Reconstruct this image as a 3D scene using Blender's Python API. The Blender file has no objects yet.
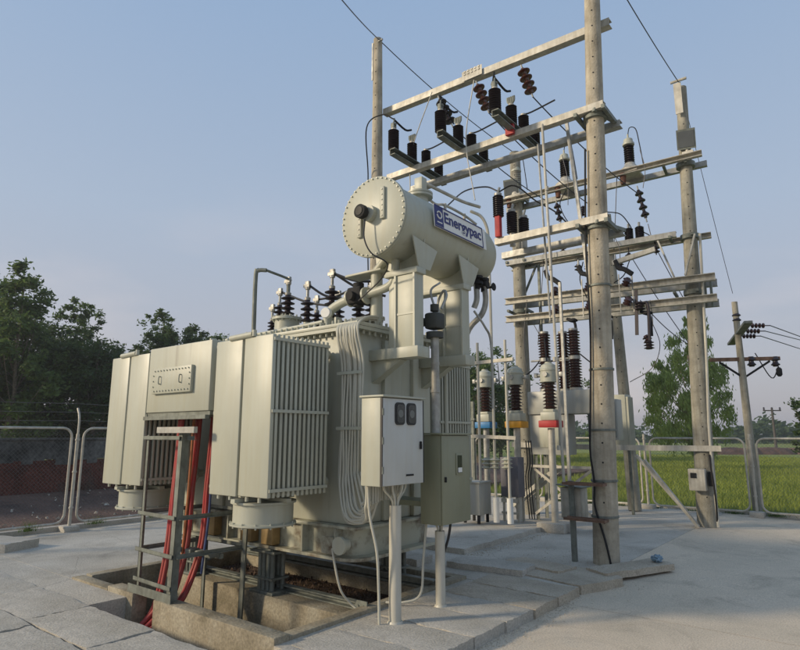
import bpy, bmesh, math, random
from mathutils import Vector as V3, Matrix
R = random.Random(7)
S = bpy.context.scene
COL = S.collection
PI = math.pi
# ------------------------------------------------------------------ camera (site frame: x along the gantry beams, y along the conservator)
F, CH = 595.0, 1.6
TH = math.atan(110/F); YAW = math.atan(480/math.hypot(595, 110))
fw = V3((-math.sin(YAW), math.cos(YAW), 0)); rt = V3((math.cos(YAW), math.sin(YAW), 0)); up = V3((0, 0, 1))
f3 = fw*math.cos(TH)+up*math.sin(TH); u3 = -fw*math.sin(TH)+up*math.cos(TH)
CP = V3((0, 0, CH))
def ray(px, py): return f3*F+rt*(px-400)-u3*(py-325)
def onplane(px, py, ax, c):
    r = ray(px, py); return CP+r*((c-CP[ax])/r[ax])
def G(px, py, z=0): return onplane(px, py, 2, z)
def X(px, py, c): return onplane(px, py, 0, c)
def Y(px, py, c): return onplane(px, py, 1, c)
def D(px, py, d):
    r = ray(px, py); return CP+r*(d/r.dot(fw))
RD = V3((.9925, .122, 0)); RN = V3((-.122, .9925, 0)); RP = V3((-2.62, 12.26, 0))
def L(px, py, off=0):                                  # point on the rear pole row
    r = ray(px, py); p0 = RP+RN*off; t = (p0-CP).dot(RN)/r.dot(RN); return CP+r*t
def row(s, off, z): p = RP-RD*s+RN*off; return V3((p.x, p.y, z))
cam = bpy.data.cameras.new('camera'); co = bpy.data.objects.new('camera', cam); COL.objects.link(co)
cam.sensor_width = 36; cam.lens = F/800*36; cam.clip_end = 3000; cam.clip_start = .05
co.location = CP; co.rotation_euler = (math.pi/2+TH, 0, YAW); S.camera = co

# ------------------------------------------------------------------ materials
def mat(name, c, rough=.6, metal=0., var=.12, scale=3., bump=0., bscale=40., c2=None, mixscale=None, streak=0., spec=.5, sharp=None, drip=0.):
    m = bpy.data.materials.new(name); m.use_nodes = True; nt = m.node_tree; N = nt.nodes; K = nt.links
    b = N['Principled BSDF']; b.inputs['Roughness'].default_value = rough; b.inputs['Metallic'].default_value = metal
    b.inputs['Specular IOR Level'].default_value = spec
    tc = N.new('ShaderNodeTexCoord')
    mp = N.new('ShaderNodeMapping'); K.new(tc.outputs['Object'], mp.inputs[0])
    n = N.new('ShaderNodeTexNoise'); n.inputs['Scale'].default_value = scale; n.inputs['Detail'].default_value = 6; n.inputs['Roughness'].default_value = .65
    K.new(mp.outputs[0], n.inputs['Vector'])
    cr = N.new('ShaderNodeValToRGB'); K.new(n.outputs['Fac'], cr.inputs[0])
    a = c; d = c2 if c2 else tuple(x*(1-2*var) for x in c)
    lo, hi = (.35, .65) if not sharp else sharp
    cr.color_ramp.elements[0].position = lo; cr.color_ramp.elements[1].position = hi
    cr.color_ramp.elements[0].color = (*d, 1); cr.color_ramp.elements[1].color = (*a, 1)
    out = cr.outputs[0]
    if streak:
        mp2 = N.new('ShaderNodeMapping'); K.new(tc.outputs['Object'], mp2.inputs[0]); mp2.inputs['Scale'].default_value = (14, 14, 1.0)
        n2 = N.new('ShaderNodeTexNoise'); n2.inputs['Scale'].default_value = 1.3; n2.inputs['Detail'].default_value = 4; K.new(mp2.outputs[0], n2.inputs['Vector'])
        c3 = N.new('ShaderNodeValToRGB'); K.new(n2.outputs['Fac'], c3.inputs[0])
        c3.color_ramp.elements[0].position = .3; c3.color_ramp.elements[1].position = .6
        v = 1-streak; c3.color_ramp.elements[0].color = (v, v*.97, v*.92, 1); c3.color_ramp.elements[1].color = (1, 1, 1, 1)
        mx = N.new('ShaderNodeMixRGB'); mx.blend_type = 'MULTIPLY'; mx.inputs[0].default_value = 1
        K.new(out, mx.inputs[1]); K.new(c3.outputs[0], mx.inputs[2]); out = mx.outputs[0]
    if drip:
        mp4 = N.new('ShaderNodeMapping'); K.new(tc.outputs['Object'], mp4.inputs[0]); mp4.inputs['Scale'].default_value = (9, 9, .7)
        n4 = N.new('ShaderNodeTexNoise'); n4.inputs['Scale'].default_value = 1.0; n4.inputs['Detail'].default_value = 5; K.new(mp4.outputs[0], n4.inputs['Vector'])
        r4 = N.new('ShaderNodeMapRange'); K.new(n4.outputs['Fac'], r4.inputs[0]); r4.inputs[1].default_value = .60; r4.inputs[2].default_value = .72; r4.inputs[4].default_value = drip
        n6 = N.new('ShaderNodeTexNoise'); n6.inputs['Scale'].default_value = 1.7; n6.inputs['Detail'].default_value = 8; K.new(tc.outputs['Object'], n6.inputs['Vector'])
        r6 = N.new('ShaderNodeMapRange'); K.new(n6.outputs['Fac'], r6.inputs[0]); r6.inputs[1].default_value = .45; r6.inputs[2].default_value = .62
        m6 = N.new('ShaderNodeMath'); m6.operation = 'MULTIPLY'; K.new(r4.outputs[0], m6.inputs[0]); K.new(r6.outputs[0], m6.inputs[1])
        x6 = N.new('ShaderNodeMixRGB'); K.new(m6.outputs[0], x6.inputs[0]); K.new(out, x6.inputs[1]); x6.inputs[2].default_value = (.15, .12, .075, 1); out = x6.outputs[0]
    K.new(out, b.inputs['Base Color'])
    if bump:
        n3 = N.new('ShaderNodeTexNoise'); n3.inputs['Scale'].default_value = bscale; n3.inputs['Detail'].default_value = 5; K.new(tc.outputs['Object'], n3.inputs['Vector'])
        bp = N.new('ShaderNodeBump'); bp.inputs['Strength'].default_value = bump; bp.inputs['Distance'].default_value = .02
        K.new(n3.outputs['Fac'], bp.inputs['Height']); K.new(bp.outputs[0], b.inputs['Normal'])
    # faint roughness breakup
    mr = N.new('ShaderNodeMapRange'); K.new(n.outputs['Fac'], mr.inputs[0]); mr.inputs[3].default_value = min(1, rough+.12); mr.inputs[4].default_value = max(.05, rough-.12)
    K.new(mr.outputs[0], b.inputs['Roughness'])
    return m
PAINT = mat('pebble_paint', (.445, .455, .375), .45, var=.06, scale=1.1, streak=.03, drip=.45)
PAINT2 = mat('pale_paint', (.44, .45, .375), .45, var=.05, scale=1.6, streak=.03)
DOORP = mat('pale_door_paint', (.54, .55, .52), .45, var=.05, scale=1.6, streak=.03)
GREYP = mat('grey_box_paint', (.38, .39, .36), .45, var=.05, scale=1.6, streak=.03)
OLIVE = mat('olive_grey_paint', (.26, .265, .18), .42, var=.06, scale=1.6, streak=.03)
GALV = mat('galvanised_steel', (.44, .44, .41), .5, .35, var=.18, scale=9., streak=.15, drip=.5)
GALVD = mat('weathered_galvanised', (.22, .24, .21), .6, .2, var=.2, scale=8., streak=.2)
GALVL = mat('cream_galvanised', (.58, .555, .48), .55, .2, var=.16, scale=5., streak=.2, drip=.6)
DARK = mat('dark_steel', (.024, .024, .024), .75, 0, spec=.25)
BLACK = mat('black_rubber', (.02, .02, .021), .5)
PORC = mat('brown_porcelain', (.055, .026, .022), .22, var=.2, spec=.7)
PORCD = mat('dark_polymer', (.028, .020, .024), .38, var=.1)
PORCR = mat('red_brown_porcelain', (.10, .032, .022), .25, var=.2, spec=.7)
REDC = mat('red_cable', (.44, .03, .035), .62, var=.25, scale=7, c2=(.34, .075, .06), streak=.15)
REDP = mat('red_paint', (.42, .025, .025), .6)
YELP = mat('yellow_paint', (.70, .33, .02), .5)
BLUP = mat('blue_paint', (.03, .19, .42), .5)
ORN = mat('ochre_primer', (.40, .27, .11), .65, var=.22, scale=5)
CONP = mat('pole_concrete', (.52, .465, .36), .88, var=.2, scale=3., bump=.5, bscale=38, streak=.26, drip=.5)
CONG = mat('pole_concrete_grey', (.40, .38, .31), .88, var=.2, scale=3., bump=.5, bscale=38, streak=.3, drip=.5)
CABLE = mat('grey_cable', (.50, .49, .41), .5, var=.06)
WIRE = mat('aluminium_wire', (.10, .10, .105), .5, .5)
GLASS = mat('dark_glass', (.02, .025, .022), .16, var=.1, spec=.8)
WHITE = mat('white_plate', (.78, .78, .74), .5, var=.05)
NAVY = mat('navy_lettering', (.012, .016, .14), .45, var=.03)
PVC = mat('cream_pvc', (.55, .53, .45), .45, var=.07, streak=.1)
RUST = mat('rusty_steel', (.17, .075, .045), .8, var=.3, scale=14)
WOOD = mat('weathered_wood', (.22, .13, .085), .85, var=.25, scale=9)
GLAMP = mat('lamp_glass', (.10, .11, .11), .18, var=.1)
def leafmat(name, a, b, sc=.9):
    m = mat(name, a, .65, var=.1, scale=sc, c2=b, spec=.25); nt = m.node_tree; pb = nt.nodes['Principled BSDF']
    tr = nt.nodes.new('ShaderNodeBsdfTranslucent'); tr.inputs[0].default_value = (*[x*1.5 for x in a], 1)
    mx = nt.nodes.new('ShaderNodeMixShader'); mx.inputs[0].default_value = .3
    nt.links.new(pb.outputs[0], mx.inputs[1]); nt.links.new(tr.outputs[0], mx.inputs[2]); nt.links.new(mx.outputs[0], nt.nodes['Material Output'].inputs[0]); return m
LEAFD = leafmat('dark_foliage', (.068, .108, .034), (.028, .048, .017))
LEAFM = leafmat('mid_foliage', (.11, .165, .048), (.045, .075, .024))
LEAFG = leafmat('gum_foliage', (.20, .27, .075), (.085, .13, .04))
BARK = mat('bark', (.20, .16, .12), .9, var=.3, scale=8)
BARKL = mat('pale_bark', (.42, .39, .33), .85, var=.25, scale=6)
def groundmat(name, cols, scale=1., bump=.4, bscale=60, rough=.9, cracks=0, crackc=(.08, .075, .07), fine=.25):
    m = bpy.data.materials.new(name); m.use_nodes = True; nt = m.node_tree; N = nt.nodes; K = nt.links; b = N['Principled BSDF']
    b.inputs['Roughness'].default_value = rough; b.inputs['Specular IOR Level'].default_value = .3
    tc = N.new('ShaderNodeTexCoord'); n = N.new('ShaderNodeTexNoise'); n.inputs['Scale'].default_value = scale; n.inputs['Detail'].default_value = 9; n.inputs['Roughness'].default_value = .62
    n.inputs['Distortion'].default_value = .3
    K.new(tc.outputs['Object'], n.inputs['Vector']); cr = N.new('ShaderNodeValToRGB'); K.new(n.outputs['Fac'], cr.inputs[0])
    e = cr.color_ramp.elements; e[0].position = .30; e[0].color = (*cols[0], 1); e[1].position = .70; e[1].color = (*cols[-1], 1)
    for i, c in enumerate(cols[1:-1]): q = e.new(.30+.4*(i+1)/(len(cols)-1)); q.color = (*c, 1)
    n2 = N.new('ShaderNodeTexNoise'); n2.inputs['Scale'].default_value = bscale; n2.inputs['Detail'].default_value = 4; K.new(tc.outputs['Object'], n2.inputs['Vector'])
    mr = N.new('ShaderNodeMapRange'); K.new(n2.outputs['Fac'], mr.inputs[0]); mr.inputs[1].default_value = .3; mr.inputs[2].default_value = .7; mr.inputs[3].default_value = 1-fine; mr.inputs[4].default_value = 1+fine*.6
    mx = N.new('ShaderNodeMixRGB'); mx.blend_type = 'MULTIPLY'; mx.inputs[0].default_value = 1; K.new(cr.outputs[0], mx.inputs[1]); K.new(mr.outputs[0], mx.inputs[2]); out = mx.outputs[0]
    n5 = N.new('ShaderNodeTexNoise'); n5.inputs['Scale'].default_value = 1.15; n5.inputs['Detail'].default_value = 8; n5.inputs['Roughness'].default_value = .72; n5.inputs['Distortion'].default_value = .8; K.new(tc.outputs['Object'], n5.inputs['Vector'])
    s5 = N.new('ShaderNodeMapRange'); K.new(n5.outputs['Fac'], s5.inputs[0]); s5.inputs[1].default_value = .52; s5.inputs[2].default_value = .66; s5.inputs[3].default_value = 1; s5.inputs[4].default_value = .78
    m5 = N.new('ShaderNodeMixRGB'); m5.blend_type = 'MULTIPLY'; m5.inputs[0].default_value = 1; K.new(out, m5.inputs[1]); K.new(s5.outputs[0], m5.inputs[2]); out = m5.outputs[0]
    if cracks:
        vo = N.new('ShaderNodeTexVoronoi'); vo.feature = 'DISTANCE_TO_EDGE'; vo.inputs['Scale'].default_value = cracks
        ad = N.new('ShaderNodeMixRGB'); ad.blend_type = 'ADD'; ad.inputs[0].default_value = .35; K.new(tc.outputs['Object'], ad.inputs[1]); K.new(n.outputs['Color'], ad.inputs[2]); K.new(ad.outputs[0], vo.inputs['Vector'])
        lt = N.new('ShaderNodeMapRange'); K.new(vo.outputs['Distance'], lt.inputs[0]); lt.inputs[1].default_value = 0; lt.inputs[2].default_value = .006*cracks; lt.inputs[3].default_value = .4; lt.inputs[4].default_value = 0
        m3 = N.new('ShaderNodeMixRGB'); K.new(lt.outputs[0], m3.inputs[0]); K.new(out, m3.inputs[1]); m3.inputs[2].default_value = (*crackc, 1); out = m3.outputs[0]
    K.new(out, b.inputs['Base Color'])
    bp = N.new('ShaderNodeBump'); bp.inputs['Strength'].default_value = bump; bp.inputs['Distance'].default_value = .015; K.new(n2.outputs['Fac'], bp.inputs['Height']); K.new(bp.outputs[0], b.inputs['Normal'])
    return m
YARD = groundmat('yard_concrete', [(.33, .305, .255), (.45, .415, .35), (.52, .485, .415), (.58, .54, .465)], .9, .35, 55, cracks=.45)
APRON = groundmat('sandy_concrete', [(.50, .435, .34), (.57, .49, .375), (.63, .535, .41), (.58, .51, .405)], .7, .3, 70)
SLAB = groundmat('precast_concrete', [(.36, .335, .28), (.46, .43, .37), (.53, .495, .43)], 1.6, .35, 60)
SLABT = groundmat('tan_concrete', [(.34, .295, .225), (.45, .39, .30), (.52, .46, .37)], 1.6, .4, 60)
PITC = groundmat('pit_concrete', [(.17, .145, .095), (.30, .26, .185), (.39, .36, .28)], 2.2, .5, 40)
OILP = mat('oily_paint', (.41, .415, .33), .45, c2=(.13, .10, .065), scale=3.2, sharp=(.36, .52))
GRAV = groundmat('oily_gravel', [(.05, .035, .025), (.10, .065, .045), (.17, .115, .08)], 4, 1., 45, fine=.6)
DIRT = groundmat('bare_ground', [(.06, .045, .038), (.13, .08, .06), (.19, .12, .09)], .8, .8, 30, fine=.5)
FIELD = groundmat('rice_field', [(.09, .12, .025), (.16, .205, .038), (.23, .265, .05), (.25, .24, .09)], .09, .6, 9, fine=.35)
BRICK = groundmat('brickwork', [(.07, .03, .022), (.15, .055, .04), (.11, .075, .06)], 1.2, .6, 25, fine=.5)
PLAST = groundmat('stained_plaster', [(.04, .04, .036), (.12, .12, .11), (.22, .22, .20)], .9, .4, 12, fine=.4)

# ------------------------------------------------------------------ mesh builder
class MB:
    def __init__(s): s.v = []; s.f = []; s.parts = []
    def add(s, vs, fs):
        s.parts.append(([tuple(v) for v in vs], [tuple(f) for f in fs])); o = len(s.v); s.v += [tuple(v) for v in vs]; s.f += [tuple(i+o for i in f) for f in fs]; return s
    def box(s, x0, x1, y0, y1, z0, z1, b=0):
        if b:
            bm = bmesh.new(); bmesh.ops.create_cube(bm, size=1)
            for v in bm.verts: v.co = V3((x0 if v.co.x < 0 else x1, y0 if v.co.y < 0 else y1, z0 if v.co.z < 0 else z1))
            bmesh.ops.bevel(bm, geom=list(bm.edges), offset=b, segments=2, affect='EDGES', profile=.5)
            bm.verts.index_update(); s.add([v.co[:] for v in bm.verts], [[v.index for v in f.verts] for f in bm.faces]); bm.free(); return s
        vs = [(x0, y0, z0), (x1, y0, z0), (x1, y1, z0), (x0, y1, z0), (x0, y0, z1), (x1, y0, z1), (x1, y1, z1), (x0, y1, z1)]
        return s.add(vs, [(0, 3, 2, 1), (4, 5, 6, 7), (0, 1, 5, 4), (1, 2, 6, 5), (2, 3, 7, 6), (3, 0, 4, 7)])
    def bar(s, p0, p1, w, h, upv=(0, 0, 1)):               # w across, h along upv
        p0 = V3(p0); p1 = V3(p1); d = (p1-p0).normalized(); a = d.cross(V3(upv)); a = a.normalized() if a.length > 1e-4 else V3((1, 0, 0)); n = a.cross(d)
        q = [a*(-w/2)+n*(-h/2), a*(w/2)+n*(-h/2), a*(w/2)+n*(h/2), a*(-w/2)+n*(h/2)]
        return s.add([p0+k for k in q]+[p1+k for k in q], [(0, 1, 2, 3), (7, 6, 5, 4), (0, 4, 5, 1), (1, 5, 6, 2), (2, 6, 7, 3), (3, 7, 4, 0)])
    def ang(s, p0, p1, h, w, side=-1, t=.010):               # angle section: web plus top flange, open below
        p0 = V3(p0); p1 = V3(p1); d = (p1-p0).normalized(); a = d.cross(V3((0, 0, 1))).normalized()*side
        s.bar(p0, p1, t, h); o = a*(w/2+t/2+.0005)+V3((0, 0, 1))*(h/2-t/2); return s.bar(p0+o, p1+o, w, t)
    def chan(s, p0, p1, h, w, side=-1, t=.012):              # C channel, web at one side, flanges pointing to +side*across
        p0 = V3(p0); p1 = V3(p1); d = (p1-p0).normalized(); a = d.cross(V3((0, 0, 1))).normalized()*side
        s.bar(p0, p1, t, h); z = V3((0, 0, 1))*(h/2-t/2)
        for q in (z, -z): o = a*(w/2+t/2+.0005)+q; s.bar(p0+o, p1+o, w, t)
        return s
    def cyl(s, p0, p1, r0, r1=None, n=16, cap=True):
        r1 = r0 if r1 is None else r1; p0 = V3(p0); p1 = V3(p1); d = (p1-p0).normalized()
        a = d.orthogonal().normalized(); b = d.cross(a); vs = []
        for p, r in ((p0, r0), (p1, r1)):
            for i in range(n): t = 2*PI*i/n; vs.append(p+a*(r*math.cos(t))+b*(r*math.sin(t)))
        fs = [(i, (i+1) % n, n+(i+1) % n, n+i) for i in range(n)]
        if cap: fs += [tuple(range(n-1, -1, -1)), tuple(range(n, 2*n))]
        return s.add(vs, fs)
    def lathe(s, o, prof, axis=(0, 0, 1), n=20):
        o = V3(o); d = V3(axis).normalized(); a = d.orthogonal().normalized(); b = d.cross(a); vs = []; m = len(prof)
        for r, h in prof:
            for i in range(n): t = 2*PI*i/n; vs.append(o+d*h+a*(r*math.cos(t))+b*(r*math.sin(t)))
        fs = []
        for j in range(m-1):
            for i in range(n): fs.append((j*n+i, j*n+(i+1) % n, (j+1)*n+(i+1) % n, (j+1)*n+i))
        fs += [tuple(range(n-1, -1, -1)), tuple(range((m-1)*n, m*n))]
        return s.add(vs, fs)
    def tube(s, pts, r, n=8, sub=6, closed=False):
        pts = [V3(p) for p in pts]
        if sub > 1 and len(pts) > 2:
            q = []; P = [pts[0]*2-pts[1]]+pts+[pts[-1]*2-pts[-2]]
            for i in range(1, len(P)-2):
                for k in range(sub):
                    t = k/sub; a, b, c, d = P[i-1:i+3]
                    q.append(.5*((2*b)+(c-a)*t+(2*a-5*b+4*c-d)*t*t+(3*b-a-3*c+d)*t**3))
            q.append(pts[-1]); pts = q
        m = len(pts); vs = []; a = None
        for i, p in enumerate(pts):
            d = (pts[min(i+1, m-1)]-pts[max(i-1, 0)]).normalized()
            a = d.orthogonal().normalized() if a is None else (a-d*a.dot(d)).normalized()
            b = d.cross(a)
            for k in range(n): t = 2*PI*k/n; vs.append(p+a*(r*math.cos(t))+b*(r*math.sin(t)))
        fs = [(j*n+i, j*n+(i+1) % n, (j+1)*n+(i+1) % n, (j+1)*n+i) for j in range(m-1) for i in range(n)]
        fs += [tuple(range(n-1, -1, -1)), tuple(range((m-1)*n, m*n))]
        return s.add(vs, fs)
    def prism(s, poly, ext):
        n = len(poly); e = V3(ext); p = [V3(q) for q in poly]
        return s.add(p+[q+e for q in p], [tuple(range(n-1, -1, -1)), tuple(range(n, 2*n))]+[(i, (i+1) % n, n+(i+1) % n, n+i) for i in range(n)])
    def insul(s, o, h, rc, rs, n, axis=(0, 0, 1), seg=18):
        pr = [(rc*1.15, 0)]; st = h/n
        for i in range(n):
            z = i*st; pr += [(rc, z+st*.12), (rs*.97, z+st*.30), (rs, z+st*.42), (rc*1.2, z+st*.72), (rc, z+st*.9)]
        pr.append((rc*1.1, h)); return s.lathe(o, pr, axis, seg)
    def build(s, name, m, parent=None, loc=None, smooth=True, ang=.6):
        o0 = V3(loc) if loc is not None else (Vec(parent) if parent is not None else V3((0, 0, 0)))
        me = bpy.data.meshes.new(name); me.from_pydata([(v[0]-o0[0], v[1]-o0[1], v[2]-o0[2]) for v in s.v], [], s.f)
        bm = bmesh.new(); bm.from_mesh(me); bmesh.ops.recalc_face_normals(bm, faces=bm.faces); bm.to_mesh(me); bm.free()
        me.materials.append(m)
        if smooth: me.shade_smooth(); me.set_sharp_from_angle(angle=ang)
        ob = bpy.data.objects.new(name, me); COL.objects.link(ob)
        if parent is not None: ob.parent = parent
        elif loc is not None: ob.location = loc
        return ob
def each(mb, name, m, parent):                              # one object per piece added to the builder
    for vs, fs in mb.parts:
        q = MB(); q.v = vs; q.f = fs; q.build(name, m, parent)
def Vec(p):                                                # world position of a parent chain (locations only)
    v = V3((0, 0, 0))
    while p is not None: v += p.location; p = p.parent
    return v
def tag(o, label, cat, group=None, kind=None):
    o['kind'] = kind or 'thing'
    if label: o['label'] = label
    if cat: o['category'] = cat
    if group: o['group'] = group
    return o
def thing(name, label, cat, loc, group=None):
    o = bpy.data.objects.new(name, None); COL.objects.link(o); o.location = loc; o.empty_display_size = .2
    return tag(o, label, cat, group)
def one(mb, name, m, label, cat, loc, group=None): return tag(mb.build(name, m, None, loc), label, cat, group)
def struct(mb, name, m, kind='structure'): o = mb.build(name, m); o['kind'] = kind; return o
def dup(root, loc, label=None, rotz=None, scale=None):
    r = root.copy(); COL.objects.link(r); r.location = loc
    if rotz is not None: r.rotation_euler = (0, 0, rotz)
    if scale: r.scale = (scale,)*3 if isinstance(scale, (int, float)) else scale
    if label: r['label'] = label
    for ch in list(root.children):
        c = ch.copy(); COL.objects.link(c); c.parent = r
        for g in list(ch.children): d = g.copy(); COL.objects.link(d); d.parent = c
    return r
def jig(poly, step, amp, rnd):                              # roughen a closed outline
    out = []
    for i, p in enumerate(poly):
        q = poly[(i+1) % len(poly)]; a = V3(p); b = V3(q); n = max(1, int((b-a).length/step)); nn = (b-a).normalized(); pe = V3((-nn.y, nn.x, 0))
        for k in range(n): out.append(a+(b-a)*(k/n)+(pe*rnd.uniform(-amp, amp) if k else V3((0, 0, 0))))
    return out

# ------------------------------------------------------------------ setting
g = MB()
g.box(-1500, 1500, 14.76, 1500, -3.0, -.30); g.box(-1500, -15.81, -1000, 14.759, -3.0, -.301); g.box(-15.809, 40.1, -1000, -20.01, -3.0, -.302); g.box(40.01, 1500, -20, 14.759, -3.0, -.303)
struct(g, 'field_ground', FIELD)
g = MB(); g.prism([(-15.8, -30, -.6), (-11.36, -30, -.6), (-11.36, -30, -.12), (-13.5, -30, .0), (-15.8, -30, .24)], (0, 60, 0)); struct(g, 'bare_ground', DIRT)
YA = -.02
pit = (-7.45, -3.90, 3.33, 6.15)                           # outer edges of the pit
yd = MB()
def sheet(mb, x0, x1, y0, y1, z, th=.3): mb.box(x0, x1, y0, y1, z-th, z)
sheet(yd, -11.2, pit[0], 3.33, 14.6, YA); sheet(yd, pit[0], -2.75, pit[3], 14.6, YA, .31)
sheet(yd, -11.2, -3.79, -6, 2.95, YA-.09, .2)              # bed under the cover slabs
yd.box(pit[1], -3.79, 3.33, pit[3], -.5, YA-.004)
yd.box(-11.2, -6.2, 2.95, 3.33, -.45, YA-.002)
struct(yd, 'yard_ground', YARD)
tr = MB(); tr.box(-6.2, -3.79, 2.951, 3.329, -.62, -.42); struct(tr, 'trench_floor', PITC)
ap = MB(); xs = [-2.749, -2.1, 6, 40]
ap.box(-3.789, 40, -20, 6.149, -.4, -.10); ap.box(-2.749, 40, 6.149, 14.6, -.4, -.10)
gx, gy = 16, 30; vs = []
for i in range(gx+1):
    for j in range(gy+1):
        u = i/gx; v = j/gy; y = 6.16+v*8.42; e1 = min(1, max(0, (y-6.9)/1.6)); e1 = e1*e1*(3-2*e1); k = 1-u*u*(3-2*u)
        vs.append((-2.7485+u*2.2, y, -.0985+(YA+.0945)*e1*k))
ap.add(vs, [(i*(gy+1)+j, (i+1)*(gy+1)+j, (i+1)*(gy+1)+j+1, i*(gy+1)+j+1) for i in range(gx) for j in range(gy)])
struct(ap, 'apron_ground', APRON)
# stained skin of sand drifting onto the yard near the main pole is a broken lip of screed
lip = MB(); rr = random.Random(3)
poly = jig([(-3.75, 6.75, 0), (-2.72, 6.58, 0), (-2.48, 7.2, 0), (-2.72, 7.55, 0), (-3.3, 7.4, 0)], .12, .012, rr)
lip.prism([(p.x, p.y, -.12) for p in poly], (0, 0, .118)); struct(lip, 'screed_patch', SLABT)
# pit
p = MB()
def wall(x0, x1, y0, y1, z1=.03, z0=-.7): p.box(x0, x1, y0, y1, z0, z1, .008)
wall(-6.60, -6.08, 3.33, 3.49); wall(-5.69, -3.9, 3.33, 3.49)
wall(pit[0], -6.61, 3.33, 3.47, .0)
wall(-4.03, -3.901, 3.491, 6.02, .01); wall(pit[0], -7.30, 3.491, 6.149, .01); wall(-7.299, -3.901, 6.021, 6.149, .012)
p.box(-6.08, -5.69, 3.34, 3.48, -.7, -.33)
p.box(-7.299, -4.031, 4.32, 4.62, -.7, -.05, .008); p.box(-7.299, -4.031, 5.55, 5.85, -.7, -.05, .008)
struct(p, 'pit_wall', PITC)
g = MB(); g.box(-7.299, -4.031, 3.491, 6.02, -.75, -.55); struct(g, 'pit_floor', GRAV)
st = MB(); rr = random.Random(11)                           # broken stone lying in the pit
for i in range(2600):
    x = rr.uniform(-7.25, -4.08); y = rr.choice([rr.uniform(4.66, 5.5), rr.uniform(4.66, 5.5), rr.uniform(3.53, 4.28)]); r = rr.uniform(.010, .024); z = -.53 if y < 4.3 else rr.uniform(-.20, -.15)
    c = V3((x, y, z)); vs = [c+V3((rr.uniform(-1, 1)*r, rr.uniform(-1, 1)*r, -r*.6)) for _ in range(3)]+[c+V3((rr.uniform(-.6, .6)*r, rr.uniform(-.6, .6)*r, r*.7)) for _ in range(3)]
    st.add(vs, [(0, 1, 2), (3, 5, 4), (0, 3, 4, 1), (1, 4, 5, 2), (2, 5, 3, 0)])
st.box(-7.29, -4.04, 4.63, 5.54, -.5, -.18)
o = st.build('pit_gravel', GRAV, smooth=False); o['kind'] = 'stuff'
# raised platform (rough broken edge)
g = MB(); rr = random.Random(5)
poly = [(-4.66, 7.3, 0), (-4.72, 10.35, 0), (-8.6, 10.35, 0), (-8.6, 7.3, 0)]
g.prism([(q.x, q.y, YA-.05) for q in jig(poly, .10, .022, rr)], (0, 0, .125)); struct(g, 'platform_ground', YARD)
g = MB(); g.box(-11.35, -11.2, -8, 14.75, -.3, .06, .01); g.box(-11.35, 6, 14.6, 14.75, -.3, .04, .01); struct(g, 'kerb_ground', SLAB)

# ---------------- precast cover slabs
rr = random.Random(21)
SG = 'precast cover slabs at the pit'
def slab(x0, x1, y0, y1, z0, z1, m, label, rot=0, tilt=(0, 0)):
    cx, cy = (x0+x1)/2, (y0+y1)/2; mb = MB(); bm = bmesh.new(); bmesh.ops.create_grid(bm, x_segments=10, y_segments=10, size=.5)
    w, h = x1-x0, y1-y0; ed = {}
    top = [[None]*12 for _ in range(12)]
    n = 11; pts = []
    for i in range(n+1):
        for j in range(n+1):
            u = i/n; v = j/n; dx = dy = dz = 0
            if i in (0, n): dx = rr.uniform(-.010, .010)
            if j in (0, n): dy = rr.uniform(-.010, .010)
            if i in (0, n) or j in (0, n): dz = -rr.uniform(0, .010)
            pts.append(V3(((u-.5)*w+dx, (v-.5)*h+dy, z1+dz)))
    bm.free(); k = len(pts); bot = [V3((q.x, q.y, z0)) for q in pts]
    N1 = n+1; fs = [(i*N1+j, (i+1)*N1+j, (i+1)*N1+j+1, i*N1+j+1) for i in range(n) for j in range(n)]
    rim = [j for j in range(n+1)]+[i*N1+n for i in range(1, n+1)]+[n*N1+j for j in range(n-1, -1, -1)]+[i*N1 for i in range(n-1, 0, -1)]
    fs += [(rim[q], rim[(q+1) % len(rim)], k+rim[(q+1) % len(rim)], k+rim[q]) for q in range(len(rim))]
    mb.add(pts+bot, fs); ob = mb.build('concrete_slab', m, None, (0, 0, 0), ang=.5)
    ob.location = (cx, cy, 0); ob.rotation_euler = (tilt[0], tilt[1], rot); tag(ob, label, 'slab', SG); return ob
ordn = ['first', 'second', 'third', 'fourth', 'fifth', 'sixth', 'seventh', 'eighth']
y = 2.35
for i in range(8):
    w = .52; slab(-3.77, -2.80+i*.012, y+.006, y+w-.006, -.10, rr.uniform(-.006, .006), SLAB if i < 6 else SLABT,
        'precast slab beside the tan apron, %s in the row from the bottom of the photo' % ordn[i], rr.uniform(-.008, .008)); y += w
xx = -9.9; k = 0
rows = [(2.36, 2.94), (1.77, 2.35), (1.18, 1.76), (.59, 1.17)]
rn = ['nearest the pit wall', 'second from the pit wall', 'third from the pit wall', 'fourth from the pit wall']
for r_, (y0, y1) in enumerate(rows):
    x = -9.6+r_*.22; k = 0
    while x < -4.3:
        w = 1.16; x1 = min(x+w, -3.8)
        slab(x+.005, x1-.005, y0+.005, y1-.005, -.09, rr.uniform(-.012, .004), SLAB, 'grey cover slab left of the pit, %s in the row %s' % (ordn[k], rn[r_]), rr.uniform(-.01, .01)); x += w; k += 1
slab(-4.45, -3.45, 6.55, 7.0, -.03, .055, SLAB, 'grey slab laid loose behind the pit corner', .10)
slab(-3.92, -3.1, 7.02, 7.4, -.03, .03, SLABT, 'tan slab laid loose before the main concrete pole', -.18)
slab(-5.6, -4.72, 6.25, 6.62, -.03, .07, SLAB, 'grey slab lying behind the pit under the olive cabinet', .05)
slab(-3.08, -2.03, 7.55, 7.91, -.035, .045, SLABT, 'long tan broken slab tipped beside the foot of the main pole', 1.05, (.0, -.03))
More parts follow.
